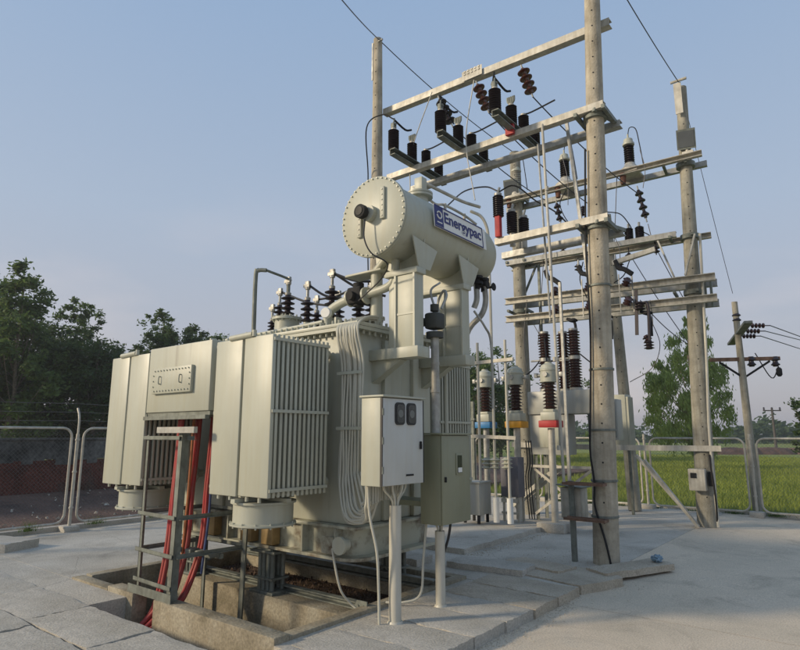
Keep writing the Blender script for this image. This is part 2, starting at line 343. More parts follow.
slab(-10.9, -9.8, 3.2, 3.75, -.05, .10, SLAB, 'thick grey slab lying near the left fence', .35)
bg = MB(); rr2 = random.Random(4); c = V3((-2.33, 8.05, .10))
bm = bmesh.new(); bmesh.ops.create_icosphere(bm, subdivisions=3, radius=.065)
for v in bm.verts: v.co = v.co*(1+rr2.uniform(-.22, .22)); v.co.z *= .7
bg.add([v.co+c for v in bm.verts], [[v.index for v in f.verts] for f in bm.faces]); bm.free()
one(bg, 'plastic_bag', mat('blue_plastic', (.20, .31, .40), .4, var=.2, scale=20), 'small crumpled blue plastic bag on the end of the tan broken slab', 'bag', (-2.33, 8.0, 0))

# ------------------------------------------------------------------ transformer
T = thing('power_transformer', 'large cream power transformer with finned radiators and a drum shaped oil tank on top', 'transformer', (-5.6, 5.1, 0))
tx0, tx1, ty0, ty1, tz0, tz1 = -7.15, -4.10, 4.45, 5.75, .731, 2.70
m = MB(); m.box(tx0, tx1, ty0, ty1, tz0, tz1, .02)
for x in (-6.3, -5.35): m.box(x, x+.12, ty0-.04, ty0+.001, .74, 2.6, .006)     # stiffeners
for y in (4.85, 5.35): m.box(tx1-.001, tx1+.05, y, y+.10, .74, 2.6, .006)
tank = m.build('tank', PAINT, T)
m = MB(); m.box(tx0-.09, tx1+.09, ty0-.09, ty1+.09, tz1-.035, tz1+.0); m.box(tx0-.09, tx1+.09, ty0-.09, ty1+.09, tz1+.004, tz1+.045, .006)
for i in range(34):
    x = tx0+.02+i*(tx1-tx0-.04)/33
    for yy in (ty0-.05, ty1+.05): m.cyl((x, yy, tz1-.075), (x, yy, tz1+.085), .014, n=6)
for i in range(14):
    yy = ty0+.05+i*(ty1-ty0-.1)/13
    m.cyl((tx1+.05, yy, tz1-.075), (tx1+.05, yy, tz1+.085), .014, n=6)
m.build('tank_lid', OILP if False else PAINT, T)
m = MB(); m.box(tx0-.08, tx1+.10, ty0-.08, ty1+.08, .70, .73, .006)
def rnd(x0, x1, y0, y1, r_, z):
    P = []
    for cx_, cy_, a0 in ((x1-r_, y1-r_, 0), (x0+r_, y1-r_, 90), (x0+r_, y0+r_, 180), (x1-r_, y0+r_, 270)):
        for k in range(9): a = math.radians(a0+90*k/8); P.append((cx_+r_*math.cos(a), cy_+r_*math.sin(a), z))
    return P
m.prism(rnd(tx0-.10, tx1+.12, ty0-.10, ty1+.10, .22, .41), (0, 0, .03))
m.prism(rnd(tx0+.0, tx1+.0, ty0+.0, ty1+.0, .2, .4405), (0, 0, .2590))
for x in (-6.9, -6.0, -4.75, -4.28): m.box(x, x+.02, ty0-.09, ty0+.03, .441, .699)
m.box(-4.44, -4.28, ty0-.10, ty0-.09, .46, .62)
m.build('base_frame', OILP, T)
for x in (-5.62, -5.26, -6.3):
    m = MB(); m.box(x-.09, x+.10, ty0-.12, ty0-.01, .45, .69, .01); m.build('jacking_pad', ORN, T)
m = MB(); m.cyl((-4.16, ty0-.04, .56), (-4.16, ty0-.12, .56), .06, n=18); m.cyl((-4.16, ty0-.12, .56), (-4.16, ty0-.15, .56), .085, n=18); m.build('drain_flange', PAINT, T)
# feet on the plinths
for x, y in ((-6.75, 4.47), (-5.32, 4.47), (-6.75, 5.70), (-4.62, 5.70)):
    m = MB(); m.box(x-.19, x+.19, y-.14, y+.14, -.05, -.02, .004); m.box(x-.20, x+.20, y-.14, y+.14, .36, .385, .004); m.box(x-.13, x+.13, y-.10, y+.10, .385, .409); m.box(x-.15, x+.15, y-.12, y+.12, .09, .11)
    for dx in (-.10, -.035, .035, .10):
        for dy in (-.07, .07): m.cyl((x+dx, y+dy, -.02), (x+dx, y+dy, .36), .026, n=12)
    m.build('support_foot', GALVD, T)

def radiator(x0, x1, y0, n, sgn=1, cols=2, z0=1.04, z1=2.52, pitch=.057):
    m = MB(); w = (x1-x0-.012*(cols-1))/cols; hd = MB()
    root = None
    for c in range(cols):
        a = x0+c*(w+.022); b = a+w-.010
        for i in range(n):
            yy = y0+sgn*i*pitch; t = .035 if i else .045
            ya, yb = sorted((yy, yy+sgn*t))
            if i == 0: m.box(a, b, ya, yb, z0+.01*c, z1-.0*c, .011)
            else:
                ym = (ya+yb)/2; m.box(a+.006, b-.012, ym-.007, ym+.007, z0+.02, z1-.01)
                for e in (a, b-.018): m.box(e, e+.018, ym-.0155, ym+.0155, z0+.01*c, z1, .006)
        for fx in (.22, .78):
            for zz in (z0+.09, z1-.09):
                pass
        cx = (a+b)/2; ya, yb = sorted((y0+sgn*.005, y0+sgn*(n*pitch+.17)))
        for zz in (z0+.10, z1-.09):
            hd.cyl((cx, ya+.02, zz), (cx, yb, zz), .048, n=16); hd.cyl((cx, (y0+sgn*(n*pitch+.06)), zz), (cx, (y0+sgn*(n*pitch+.09)), zz), .08, n=16)
    fins = m.build('radiator', PAINT, T)
    for k_ in range(0, len(hd.parts), 2):
        q_ = MB(); [q_.add(*p_) for p_ in hd.parts[k_:k_+2]]; q_.build('header_pipe', PAINT, fins)
    k = MB(); q = y0+sgn*.0
    for xx in (x0-.012, x1+.004):
        for zz in (z0+.06, z0+.76, z1-.06):
            ya, yb = sorted((y0+sgn*.01, y0+sgn*(n*pitch-.02))); k.box(xx, xx+.010, ya, yb, zz, zz+.028)
    each(k, 'tie_strip', PAINT2, fins)
    # top lifting manifold, drain plugs and bolts
    k = MB()
    ym = y0+sgn*.06
    k.cyl((x0+w*.55, ym-.06*sgn, z1+.012), (x0+w*1.35, ym-.06*sgn, z1+.022), .030, n=14)
    k.box(x0+w*.9, x0+w*1.0, ym-.05, ym+.05, z1-.01, z1+.05, .006); k.cyl((x0+w*1.38, ym-.06*sgn, z1), (x0+w*1.38, ym-.06*sgn, z1+.06), .022, n=10)
    for c in range(cols):
        for d in (.12, .3): k.cyl((x0+c*w+d, y0+sgn*.03, z0-.035), (x0+c*w+d, y0+sgn*.03, z0+.01), .016, n=8)
    each(k, 'manifold', PAINT2, fins)
    return fins
r2 = radiator(-5.13, -4.26, 3.50, 13)
r1 = radiator(-7.28, -6.42, 3.50, 13)
r3 = radiator(-5.0, -4.15, 6.72, 13, -1, z0=.98)
r4 = radiator(-7.1, -6.25, 6.72, 13, -1, z0=.98)
def fan(cx, cy, z):
    m = MB(); pr = [(.30, 0), (.315, 0), (.33, .01), (.30, .02), (.285, .05), (.285, .19), (.30, .2), (.31, .215), (.28, .22), (.27, .21), (.27, .03), (.27, .0)]
    m.lathe((cx, cy, z-.24), [(.05, .0), (.27, 0), (.30, .0), (.315, .008), (.315, .022), (.29, .03), (.285, .035), (.285, .20), (.31, .205), (.31, .225), (.05, .225)], n=36)
    for i in range(14): a = 2*PI*i/14; m.cyl((cx+.30*math.cos(a), cy+.30*math.sin(a), z-.25), (cx+.30*math.cos(a), cy+.30*math.sin(a), z-.20), .009, n=6)
    f = m.build('cooling_fan', PAINT2, T)
    b = MB(); b.box(cx-.36, cx+.36, cy-.03, cy+.03, z-.012, z+.02); b.box(cx-.03, cx+.03, cy-.36, cy+.36, z-.0125, z+.0195)
    b.build('fan_bracket', PAINT, f)
fan(-4.72, 3.84, 1.0); fan(-6.9, 3.84, 1.0)
# cable box
m = MB(); m.box(-6.405, -5.215, 3.50, 4.449, 1.84, 2.56, .012)
cb = m.build('cable_box', PAINT, T)
m = MB(); a = Y(148, 376, 3.5); m.box(-6.25, -5.50, 3.462, 3.499, 2.04, 2.32, .006)
for i in range(12):
    x = -6.20+i*.0595
    for z in (2.07, 2.29): m.cyl((x, 3.450, z), (x, 3.463, z), .008, n=6)
for z in (2.12, 2.18, 2.24):
    for x in (-6.225, -5.525): m.cyl((x, 3.450, z), (x, 3.463, z), .008, n=6)
m.build('cover_plate', PAINT, cb)
for x in (-6.08, -5.68):
    m = MB(); m.tube([(x, 3.462, 2.145), (x, 3.44, 2.15), (x, 3.44, 2.22), (x, 3.462, 2.225)], .0055, 8, 4); m.build('handle', GALVD, cb)
m = MB(); m.box(-6.405, -5.215, 3.52, 4.44, 1.80, 1.838); m.box(-6.40, -5.22, 3.47, 3.52, 1.76, 1.80); m.build('gland_plate', GALVD, cb)
# turret + bushings
def bushing(x, y, h, rc, rs, n, z0, base=.06, term=True):
    m = MB(); m.insul((x, y, z0+base), h, rc, rs, n); b = m.build('bushing', PORCD, T)
    m = MB(); m.lathe((x, y, z0), [(rs*1.0, 0), (rs*1.0, .02), (rc*1.3, .025), (rc*1.3, base+.005)], n=18)
    for i in range(6): a = i*PI/3; m.cyl((x+rs*.85*math.cos(a), y+rs*.85*math.sin(a), z0), (x+rs*.85*math.cos(a), y+rs*.85*math.sin(a), z0+.04), .009, n=6)
    m.build('bushing_flange', PAINT2, b)
    m = MB(); zt = z0+base+h
    m.lathe((x, y, zt), [(rc*1.1, 0), (rc*1.15, .03), (.018, .045), (.018, .13), (.03, .135), (.03, .16), (.018, .165), (.018, .2)], n=14)
    m.box(x-.035, x+.035, y-.02, y+.02, zt+.14, zt+.24, .006); m.box(x-.05, x+.05, y-.03, y-.02, zt+.16, zt+.20); m.cyl((x-.05, y, zt+.19), (x+.05, y, zt+.19), .012, n=8)
    m.build('terminal', GALV, b); return V3((x, y, zt+.2))
m = MB(); bx, by = -5.66, 4.86
m.lathe((bx, by, tz1+.045), [(.19, 0), (.19, .02), (.155, .025), (.155, .26), (.19, .265), (.19, .295), (.15, .30)], n=32)
for i in range(12): a = 2*PI*i/12; m.cyl((bx+.172*math.cos(a), by+.172*math.sin(a), tz1+.29), (bx+.172*math.cos(a), by+.172*math.sin(a), tz1+.365), .010, n=6)
m.build('turret', PAINT2, T)
t1 = bushing(bx, by, .26, .035, .088, 4, tz1+.345, .03)
t2 = bushing(-5.30, 4.86, .28, .033, .082, 4, tz1+.10, .14)
t3 = bushing(-4.88, 4.86, .36, .033, .088, 5, tz1+.10, .14)
t4 = bushing(-6.22, 5.20, .30, .030, .085, 5, tz1+.24, .10)
t5 = bushing(-5.70, 5.40, .24, .030, .085, 4, tz1+.16, .10)
bushing(-6.55, 5.35, .34, .028, .065, 7, tz1+.045, .10)
bushing(-5.35, 5.45, .26, .030, .085, 4, tz1+.16, .10)
t6 = bushing(-4.95, 5.40, .28, .030, .085, 4, tz1+.16, .12)
t7 = bushing(-4.55, 5.20, .26, .030, .085, 4, tz1+.10, .10)
m = MB(); m.tube([(-5.72, 4.40, tz1), (-5.73, 4.40, 3.50), (-5.70, 4.42, 3.57), (-5.62, 4.47, 3.57)], .026, 10, 5); m.tube([(-5.62, 4.47, 3.57), (t1.x+.02, t1.y-.02, 3.54), (t1.x, t1.y, 3.50)], .017, 8, 5); m.tube([(t1.x, t1.y, 3.52), (t1.x, t1.y, 3.34)], .024, 8, 1)
m.build('earthing_pipe', GALVD, T)
for a_, b_ in ((t2, V3((-4.9, 5.05, 3.22))), (t3, V3((-4.25, 5.0, 3.32))), (t4, V3((-5.2, 5.3, 3.2))), (t5, t6), (t3, V3((-4.3, 5.15, 3.18)))):
    m = MB(); a_ = V3(a_); mid_ = a_.lerp(b_, .5)-V3((0, 0, .05)); m.tube([a_+V3((.03, 0, -.02)), mid_, b_], .015, 8, 5); m.build('bushing_lead', BLACK, T)
# lid clutter: valves, small pipe along lid, lifting lugs
m = MB()
for i, x in enumerate((-6.8, -6.05, -4.5)): m.box(x, x+.03, 4.52, 4.62, tz1+.04, tz1+.16, .008)
m.tube([(-6.6, 4.62, tz1+.12), (-5.9, 4.62, tz1+.13), (-5.0, 4.6, tz1+.14), (-4.75, 4.6, tz1+.15)], .022, 10, 3)
for x in (-5.45, -5.05): m.cyl((x, 4.66, tz1+.04), (x, 4.66, tz1+.15), .035, n=14); m.cyl((x-.05, 4.66, tz1+.15), (x+.05, 4.66, tz1+.15), .03, n=12)
for k in range(8): x = -6.9+k*.33; m.cyl((x, 5.0, tz1+.04), (x, 5.0, tz1+.10), .03, n=12)
m.build('lid_fitting', PAINT2, T)
m = MB(); c = X(337, 309, -4.7)
for a in range(1): m.lathe((-4.62, 4.52, 2.92), [(.055, -.03), (.06, -.02), (.06, .02), (.055, .03)], (0.3, -1, 0), 18)
m.build('dial_gauge', WHITE, T)
# oil pipe with relay
m = MB(); m.tube([(-4.78, 4.7, 2.74), (-4.78, 4.7, 2.92), (-4.72, 4.7, 3.00), (-4.55, 4.7, 3.06), (-4.36, 4.7, 3.09)], .052, 14, 6); m.tube([(-4.26, 4.7, 3.09), (-3.9, 4.71, 3.14), (-3.82, 4.72, 3.24), (-3.80, 4.72, 3.42)], .045, 14, 6)
for x in (-4.43, -4.19): m.cyl((x-.012, 4.7, 3.085), (x+.012, 4.7, 3.088), .095, n=20)
m.build('oil_pipe', PAINT, T)
m = MB(); m.box(-4.41, -4.21, 4.61, 4.79, 3.0, 3.19, .025); m.cyl((-4.31, 4.7, 2.98), (-4.31, 4.7, 3.24), .06, n=16); m.cyl((-4.31, 4.6, 3.08), (-4.31, 4.55, 3.08), .05, n=16)
m.build('gas_relay', DARK, T)
m = MB(); q0 = Y(373, 280, 4.75); m.cyl((-4.12, 4.78, tz1+.04), (-4.12, 4.78, 3.34), .062, n=20); m.box(-4.5, -3.98, 4.68, 4.92, 3.335, 3.36, .005); m.cyl((-4.12, 4.78, 3.36), (-3.98, 4.8, 3.5), .05, n=14)
m.build('relief_pipe', PAINT, T)
# conservator supports
for k, (y0, y1, zt) in enumerate(((4.66, 4.79, 3.22), (5.54, 5.67, 3.22))):
    m = MB(); m.box(tx1, -3.46, y0-.02, y0+.17, 2.36, 2.47, .004)
    m.prism([(tx1, y0+.03, 2.359), (-3.72, y0+.03, 2.359), (tx1, y0+.03, 2.14)], (0, .02, 0)); m.prism([(tx1, y0+.12, 2.359), (-3.72, y0+.12, 2.359), (tx1, y0+.12, 2.14)], (0, .02, 0))
    m.bar((tx1, y0+.085, 2.135), (-3.72, y0+.085, 2.355), .11, .012)
    m.build('bracket_arm', PAINT, T)
    m = MB(); m.box(-3.758, -3.502, y0, y1-.002, 2.471, zt-.002, .004)
    for xa_ in (-3.762, -3.520): m.box(xa_, xa_+.022, y0-.018, y1+.002, 2.4705, zt-.001)
    m.box(-3.739, -3.521, y0-.006, y0-.0005, 2.80, 2.82); m.box(-3.86, -3.77, y0+.02, y1-.02, 2.471, zt-.002, .004)
    m.build('support_post', PAINT, T)
    m = MB(); m.box(-4.15 if k else -3.90, -3.47, y0-.015, y1+.015, zt, zt+.06, .004); m.build('cross_beam', PAINT, T)
# conservator
cx, cz, RR = -3.82, 3.80, .385
cy0, cy1 = 4.36, 6.32
m = MB(); m.lathe((cx, cy0, cz), [(RR-.02, .03), (RR, .032), (RR, cy1-cy0-.12), (RR*.93, cy1-cy0-.04), (RR*.7, cy1-cy0+.02), (RR*.3, cy1-cy0+.05), (.01, cy1-cy0+.055)], (0, 1, 0), 64)
cons = m.build('conservator', PAINT, T, ang=.5)
m = MB(); m.lathe((cx, cy0, cz), [(RR+.035, 0), (RR+.04, .003), (RR+.04, .022), (RR+.035, .026)], (0, 1, 0), 64)
m.lathe((cx, cy0+.028, cz), [(RR+.035, 0), (RR+.04, .003), (RR+.04, .018), (RR, .022)], (0, 1, 0), 64)
for i in range(40): a = 2*PI*i/40; x, z = cx+(RR+.022)*math.cos(a), cz+(RR+.022)*math.sin(a); m.cyl((x, cy0-.014, z), (x, cy0+.065, z), .009, n=6)
for x in (cx-.10, cx+.12):
    pass
ec = m.build('end_cover', PAINT, cons)
for x, z0, z1 in ((cx-.16, cz-.20, cz+.14), (cx+.15, cz-.06, cz+.28)):
    m = MB(); m.box(x-.028, x+.028, cy0-.030, cy0-.001, z0, z1, .008)
    for j in range(6): m.cyl((x, cy0-.037, z0+.03+j*(z1-z0-.06)/5), (x, cy0-.029, z0+.03+j*(z1-z0-.06)/5), .008, n=6)
    m.build('level_gauge', PAINT2, cons)
m = MB(); m.cyl((cx-.02, cy0-.06, cz+.03), (cx-.02, cy0-.001, cz+.03), .085, n=28); m.build('gauge_mount', PAINT2, cons)
m = MB(); m.lathe((cx-.05, cy0-.15, cz+.03), [(.06, 0), (.072, .004), (.072, .06), (.05, .09)], (0, 1, 0), 28); m.build('oil_gauge', DARK, cons)
m = MB(); m.cyl((cx-.05, cy0-.156, cz+.03), (cx-.05, cy0-.1505, cz+.03), .045, n=24); m.build('gauge_face', mat('gauge_glass', (.03, .03, .028), .55, spec=.2), cons)
m = MB(); m.tube([(cx-.03, cy0-.08, cz-.05), (cx-.02, cy0-.10, cz-.25), (cx+.06, cy0-.08, cz-.42), (cx+.16, cy0+.05, cz-.52), (cx-.05, 4.55, cz-.62), (cx-.35, 4.55, cz-.80)], .008, 6, 6); m.build('gauge_cable', BLACK, cons)
# saddles: triangular plates on the side
for y in (4.83, 5.68):
    m = MB(); q = []
    a0 = math.radians(-8); xs_ = cx+RR*math.cos(math.radians(-30))
    m.prism([(cx+.345, y-.26, cz-.21), (cx+.325, y+.20, cz-.27), (cx+.315, y+.08, 3.292), (cx+.315, y-.12, 3.292)], (.014, 0, -.004))
    m.prism([(cx-.3, y-.03, 3.282), (cx+.28, y-.03, 3.282), (cx+.345, y-.03, cz-.15), (cx-.345, y-.03, cz-.15)], (0, .016, 0))
    m.build('saddle_plate', PAINT, cons)
# top fittings of the conservator
m = MB(); m.lathe((cx+.02, 5.15, cz+RR-.03), [(.10, 0), (.10, .09), (.15, .095), (.15, .12), (.14, .125), (.15, .13), (.15, .15), (.04, .16)], n=24)
m.box(cx-.02, cx+.09, 5.1, 5.2, cz+RR+.13, cz+RR+.30, .01)
m.build('filler_neck', PAINT2, cons)
m = MB(); 
for y in (5.62, 6.05): m.cyl((cx+.05, y, cz+RR-.03), (cx+.05, y, cz+RR+.14), .018, n=10)
m.tube([(cx+.05, 5.2, cz+RR+.26), (cx+.08, 5.5, cz+RR+.25), (cx+.12, 5.9, cz+RR+.24), (cx+.22, 6.15, cz+RR+.22)], .02, 8, 5)
m.tube([(cx+.0, 5.2, cz+RR+.18), (cx-.02, 5.5, cz+RR+.12), (cx+.05, 5.62, cz+RR+.12), (cx+.05, 6.05, cz+RR+.12), (cx+.1, 6.25, cz+RR+.05)], .016, 8, 5)
m.tube([(cx+.0, 5.3, cz+RR+.01), (cx+.02, 5.6, cz+RR+.03), (cx+.02, 6.15, cz+RR+.02)], .03, 8, 3)
m.build('vent_pipe', GALVL, cons)
# drain pipes and valves under the far end
m = MB(); bx0 = cx+.28
m.tube([(bx0, 6.10, cz-.42), (bx0, 6.12, cz-.62), (bx0-.05, 6.1, cz-.78), (bx0-.2, 6.05, cz-.95), (bx0-.35, 6.05, cz-1.3)], .035, 10, 6)
m.tube([(bx0-.02, 5.95, cz-.44), (bx0-.02, 5.95, cz-.62), (bx0-.06, 5.95, cz-.72)], .035, 10, 5)
m.tube([(bx0, 5.85, cz-.78), (bx0+.05, 6.0, cz-.95), (bx0+.07, 6.1, cz-1.15), (bx0+.07, 6.1, cz-1.9)], .014, 8, 5)
each(m, 'drain_pipe', GALV, cons)
m = MB()
for y in (5.95, 6.10): m.cyl((bx0-.01, y, cz-.34), (bx0-.01, y, cz-.37), .07, n=16); m.cyl((bx0-.01, y, cz-.41), (bx0-.01, y, cz-.44), .07, n=16); m.cyl((bx0-.01, y, cz-.34), (bx0-.01, y, cz-.5), .035, n=12); m.cyl((bx0+.04, y, cz-.46), (bx0+.12, y, cz-.46), .015, n=8); m.lathe((bx0+.12, y, cz-.46), [(.045, 0), (.05, .008), (.045, .016)], (1, 0, 0), 14)
m.build('drain_valve', DARK, cons)
# name board on the conservator flank
a = V3((cx+RR*.80+.03, 0, cz+RR*.62)); nb_c = V3((cx+.418, 5.36, cz+.075))
tilt = math.radians(4)
nb = MB(); W_, H_ = .98, .25
uY = V3((0, 1, 0)); uN = V3((math.cos(tilt), 0, math.sin(tilt))); uU = V3((-math.sin(tilt), 0, math.cos(tilt)))
def brd(mb, u0, u1, v0, v1, d0, d1):
    P = []
    for d in (d0, d1):
        for (u, v) in ((u0, v0), (u1, v0), (u1, v1), (u0, v1)): P.append(nb_c+uY*u+uU*v+uN*d)
    mb.add(P, [(3, 2, 1, 0), (4, 5, 6, 7), (0, 1, 5, 4), (1, 2, 6, 5), (2, 3, 7, 6), (3, 0, 4, 7)])
brd(nb, -W_/2, W_/2, -H_/2, H_/2, -.012, 0); brd(nb, W_/2+.002, W_/2+.08, -H_/2, H_/2, -.010, -.004)
plate = nb.build('name_board', WHITE, cons)
nb = MB()
for (u0, u1, v0, v1) in ((-W_/2, W_/2, H_/2-.012, H_/2), (-W_/2, W_/2, -H_/2, -H_/2+.012), (-W_/2, -W_/2+.008, -H_/2+.0121, H_/2-.0121), (W_/2-.008, W_/2, -H_/2+.0121, H_/2-.0121)): brd(nb, u0, u1, v0, v1, .0005, .006)
nb.build('board_border', NAVY, plate)
nb = MB(); brd(nb, -W_/2+.008, -W_/2+.16, -H_/2+.02, H_/2-.0125, .0005, .004); nb.build('emblem', NAVY, plate)
nb = MB(); c0 = V3((-W_/2+.084, .008, 0))
pts = []
for i in range(22):
    t = math.radians(160-i*16); r_ = .040
    pts.append(nb_c+uY*(c0.x+r_*math.cos(t)*1.05)+uU*(c0.y+.012+r_*math.sin(t)*.95)+uN*.006)
nb.tube(pts, .008, 6, 1); brd(nb, c0.x-.045, c0.x+.045, -.072, -.060, .0042, .008); nb.build('emblem_mark', WHITE, plate)
fc = bpy.data.curves.new('txt', 'FONT'); fc.body = 'Energypac'; fc.size = .185; fc.extrude = .002; fc.offset = .0035; fc.space_character = 1.0
fo = bpy.data.objects.new('txt', fc); COL.objects.link(fo); bpy.context.view_layer.update()
me = bpy.data.meshes.new_from_object(fo.evaluated_get(bpy.context.evaluated_depsgraph_get())); COL.objects.unlink(fo)
xs_ = [v.co.x for v in me.vertices]; sc = (W_-.22)/(max(xs_)-min(xs_))
lt = MB(); o0 = min(xs_)
lt.add([nb_c+uY*((v.co.x-o0)*sc-W_/2+.182)+uU*(v.co.y*.94-.036)+uN*(v.co.z+.003) for v in me.vertices], [tuple(p.vertices) for p in me.polygons])
lt.build('lettering', NAVY, plate, smooth=False)
# tap changer drive shaft
m = MB(); m.cyl((-3.47, 4.95, 1.60), (-3.47, 4.95, 2.58), .042, n=18); m.cyl((-3.47, 4.95, 2.02), (-3.47, 4.95, 2.05), .05, n=18); m.cyl((-3.47, 4.95, 2.30), (-3.47, 4.95, 2.33), .046, n=18)
m.build('drive_shaft', GALV, T)
m = MB(); m.box(-3.55, -3.39, 4.87, 5.03, 2.67, 2.84, .025); m.cyl((-3.47, 4.95, 2.58), (-3.47, 4.95, 2.64), .09, n=18); m.cyl((-3.72, 4.95, 2.76), (-3.55, 4.95, 2.76), .045, n=14); m.cyl((-3.47, 4.95, 2.86), (-3.47, 4.95, 2.93), .045, n=14)
m.build('gear_box', mat('cast_grey', (.055, .058, .052), .6, spec=.3), T)
m = MB(); m.tube([(-3.45, 5.05, 2.9), (-3.42, 5.1, 3.05), (-3.5, 5.16, 3.12), (-3.6, 5.2, 3.0), (-3.58, 5.2, 2.8)], .015, 6, 6); m.tube([(-3.5, 5.0, 2.9), (-3.55, 5.0, 3.1), (-3.5, 5.1, 3.2)], .012, 6, 6)
each(m, 'conduit', GALV, T)
# pipe from far side down to the floor at px 395
m = MB(); m.tube([(-4.02, 5.95, 2.4), (-4.02, 5.95, 1.2)], .022, 8, 1); m.build('conduit', PAINT2, T)

# ---------------- cable bundle on the tank corner
CB = thing('cable_bundle', 'bundle of pale grey cables looping down the tank corner into the white cabinet', 'cables', (-4.25, 4.35, 0))
rr = random.Random(9)
for i in range(15):
    xo = -4.235+i*.020; yo = 4.385-.018*(i % 2)
    low = .82+.012*i; ex = -3.66+.012*(i % 5)+.02*rr.random(); ey = 4.12+.045*i*.6
    m = MB(); j = lambda a=.008: rr.uniform(-a, a)
    m.tube([(xo*.4-2.52+j(.02), 4.9+j(.02), tz1+.12+.02*(i % 3)), (xo*.8-.86+j(), 4.55, tz1+.08+.015*(i % 3)), (xo-.03, 4.355, tz1+.01), (xo-.01+j(), yo-.055, tz1-.12), (xo+j(.012), yo, 2.3), (xo+j(.014), yo, 1.8), (xo+j(.014), yo, 1.3), (xo+.03+.02*j(), yo-.03, low+.24), (xo+.17+j(.03), yo-.09, low+j(.02)), (-3.76+j(.04), 4.24, low-.01+j(.03)), (ex-.01, ey, low+.14), (ex, ey, 1.02), (ex, ey, 1.19)], .0125, 8, 5)
    m.build('cable', CABLE, CB)
m = MB()
for z in (2.2, 1.65): m.box(-4.27, -3.93, 4.345, 4.352, z, z+.03)
each(m, 'cable_clamp', PAINT2, CB)

# ---------------- cabinets
def cabinet(name, lab, x0, x1, y0, y1, z0, z1, m_, loc, kind):
    C_ = thing(name, lab, 'cabinet', loc)
    m = MB(); m.box(x0, x1-.02, y0, y1, z0, z1-.02, .006); body = m.build('cabinet_body', m_, C_)
    m = MB(); m.box(x0-.015, x1+.02, y0-.018, y1+.018, z1-.018, z1, .004); m.build('roof', m_, C_)
    m = MB(); m.box(x1-.018, x1, y0+.004, y1-.004, z0+.004, z1-.026, .005); dr = m.build('door', m_ if kind != 'w' else DOORP, C_)
    return C_, dr
C1, d1 = cabinet('control_cabinet', 'pale grey control cabinet with two small rounded windows, hung on the tank side', -3.64, -3.39, 4.03, 4.63, 1.16, 1.95, PAINT2, (-3.5, 4.33, 1.16), 'w')
d1['label'] = 'grey cabinet door'
def rrect(yc, zc, w, h, r, x, n=5):
    P = []
    for (sy, sz, a0) in ((1, 1, 0), (-1, 1, 90), (-1, -1, 180), (1, -1, 270)):
        for k in range(n+1): a = math.radians(a0+90*k/n); P.append((x, yc+sy*(w/2-r)+r*math.cos(a), zc+sz*(h/2-r)+r*math.sin(a)))
    return P
for yc in (4.265, 4.435):
    m = MB(); m.prism(rrect(yc, 1.79, .135, .20, .035, -3.3895), (.012, 0, 0)); wf = m.build('window_frame', BLACK, d1)
    m = MB(); m.prism(rrect(yc, 1.79, .105, .165, .028, -3.377), (.003, 0, 0)); m.build('pane', GLASS, wf)
    m = MB(); m.lathe((-3.3738, yc, 1.79), [(.036, 0), (.036, .0015), (.001, .0016)], (1, 0, 0), 20); m.build('meter_dial', mat('meter_grey', (.16, .17, .16), .3), wf)
m = MB(); m.box(-3.389, -3.372, 4.565, 4.59, 1.47, 1.52, .004); m.cyl((-3.389, 4.578, 1.53), (-3.375, 4.578, 1.53), .012, n=10); m.build('handle', DARK, d1)
m = MB(); m.box(-3.389, -3.384, 4.36, 4.47, 1.235, 1.25); m.build('name_strip', DARK, d1)
m = MB(); m.box(-3.412, -3.3885, 4.022, 4.0305, 1.165, 1.925); m.box(-3.412, -3.3885, 4.6295, 4.636, 1.165, 1.925); each(m, 'gasket', BLACK, C1)
m = MB()
for z in (1.3, 1.55, 1.8): m.cyl((-3.378, 4.022, z-.03), (-3.378, 4.022, z+.03), .009, n=8)
each(m, 'hinge', GALVD, C1); m = MB()
for y in (4.52,):
    for z in (1.25, 1.8): m.box(-4.1, -3.64, y, y+.04, z, z+.04)
each(m, 'mounting_bracket', PAINT2, C1)
C2, d2 = cabinet('drive_cabinet', 'olive grey motor drive cabinet with small inspection window beside the pale cabinet', -3.60, -3.34, 4.86, 5.37, .75, 1.62, OLIVE, (-3.5, 5.1, .75), 'o')
m = MB(); m.box(-3.3395, -3.330, 5.10, 5.22, 1.21, 1.42, .004); wf = m.build('window_frame', OLIVE, d2); m = MB(); m.box(-3.3298, -3.327, 5.12, 5.20, 1.23, 1.40); m.build('pane', GLASS, wf)
m = MB(); m.box(-3.326, -3.3245, 5.125, 5.195, 1.235, 1.28); m.build('dial', WHITE, wf)
m = MB(); m.box(-3.339, -3.322, 4.90, 4.92, 1.15, 1.20, .004); m.build('handle', DARK, d2)
m = MB()
for z in (.9, 1.45): m.box(-4.1, -3.60, 4.95, 5.25, z, z+.05)
each(m, 'mounting_bracket', OLIVE, C2)
# conduits into the ground
def conduit(x, y, zt, r, lab, n):
    C_ = thing('conduit_pipe', lab, 'pipe', (x, y, 0), 'cable conduits')
    m = MB(); m.lathe((x, y, -.02), [(r, 0), (r, zt-.02), (r*1.0, zt+.02), (r*.88, zt+.02), (r*.86, zt-.1)], n=24); m.cyl((x, y, -.03), (x, y, .012), r*1.45, r*1.15, n=16); m.build('pipe', PVC, C_)
    for i in range(n):
        a = 2*PI*i/n; m = MB(); m.tube([(x+r*.5*math.cos(a), y+r*.5*math.sin(a), zt-.15), (x+r*.5*math.cos(a), y+r*.5*math.sin(a), zt+.03), (x-.03+r*1.6*math.cos(a), y+.02+r*2.0*math.sin(a), zt+.13), (x-.03+r*1.8*math.cos(a), y+.02+r*2.2*math.sin(a), zt+.21)], .010, 6, 4); m.build('cable', CABLE, C_)
    return C_
conduit(-3.49, 4.33, .98, .055, 'tall cream conduit pipe rising to the pale cabinet with cables fanning out', 7)
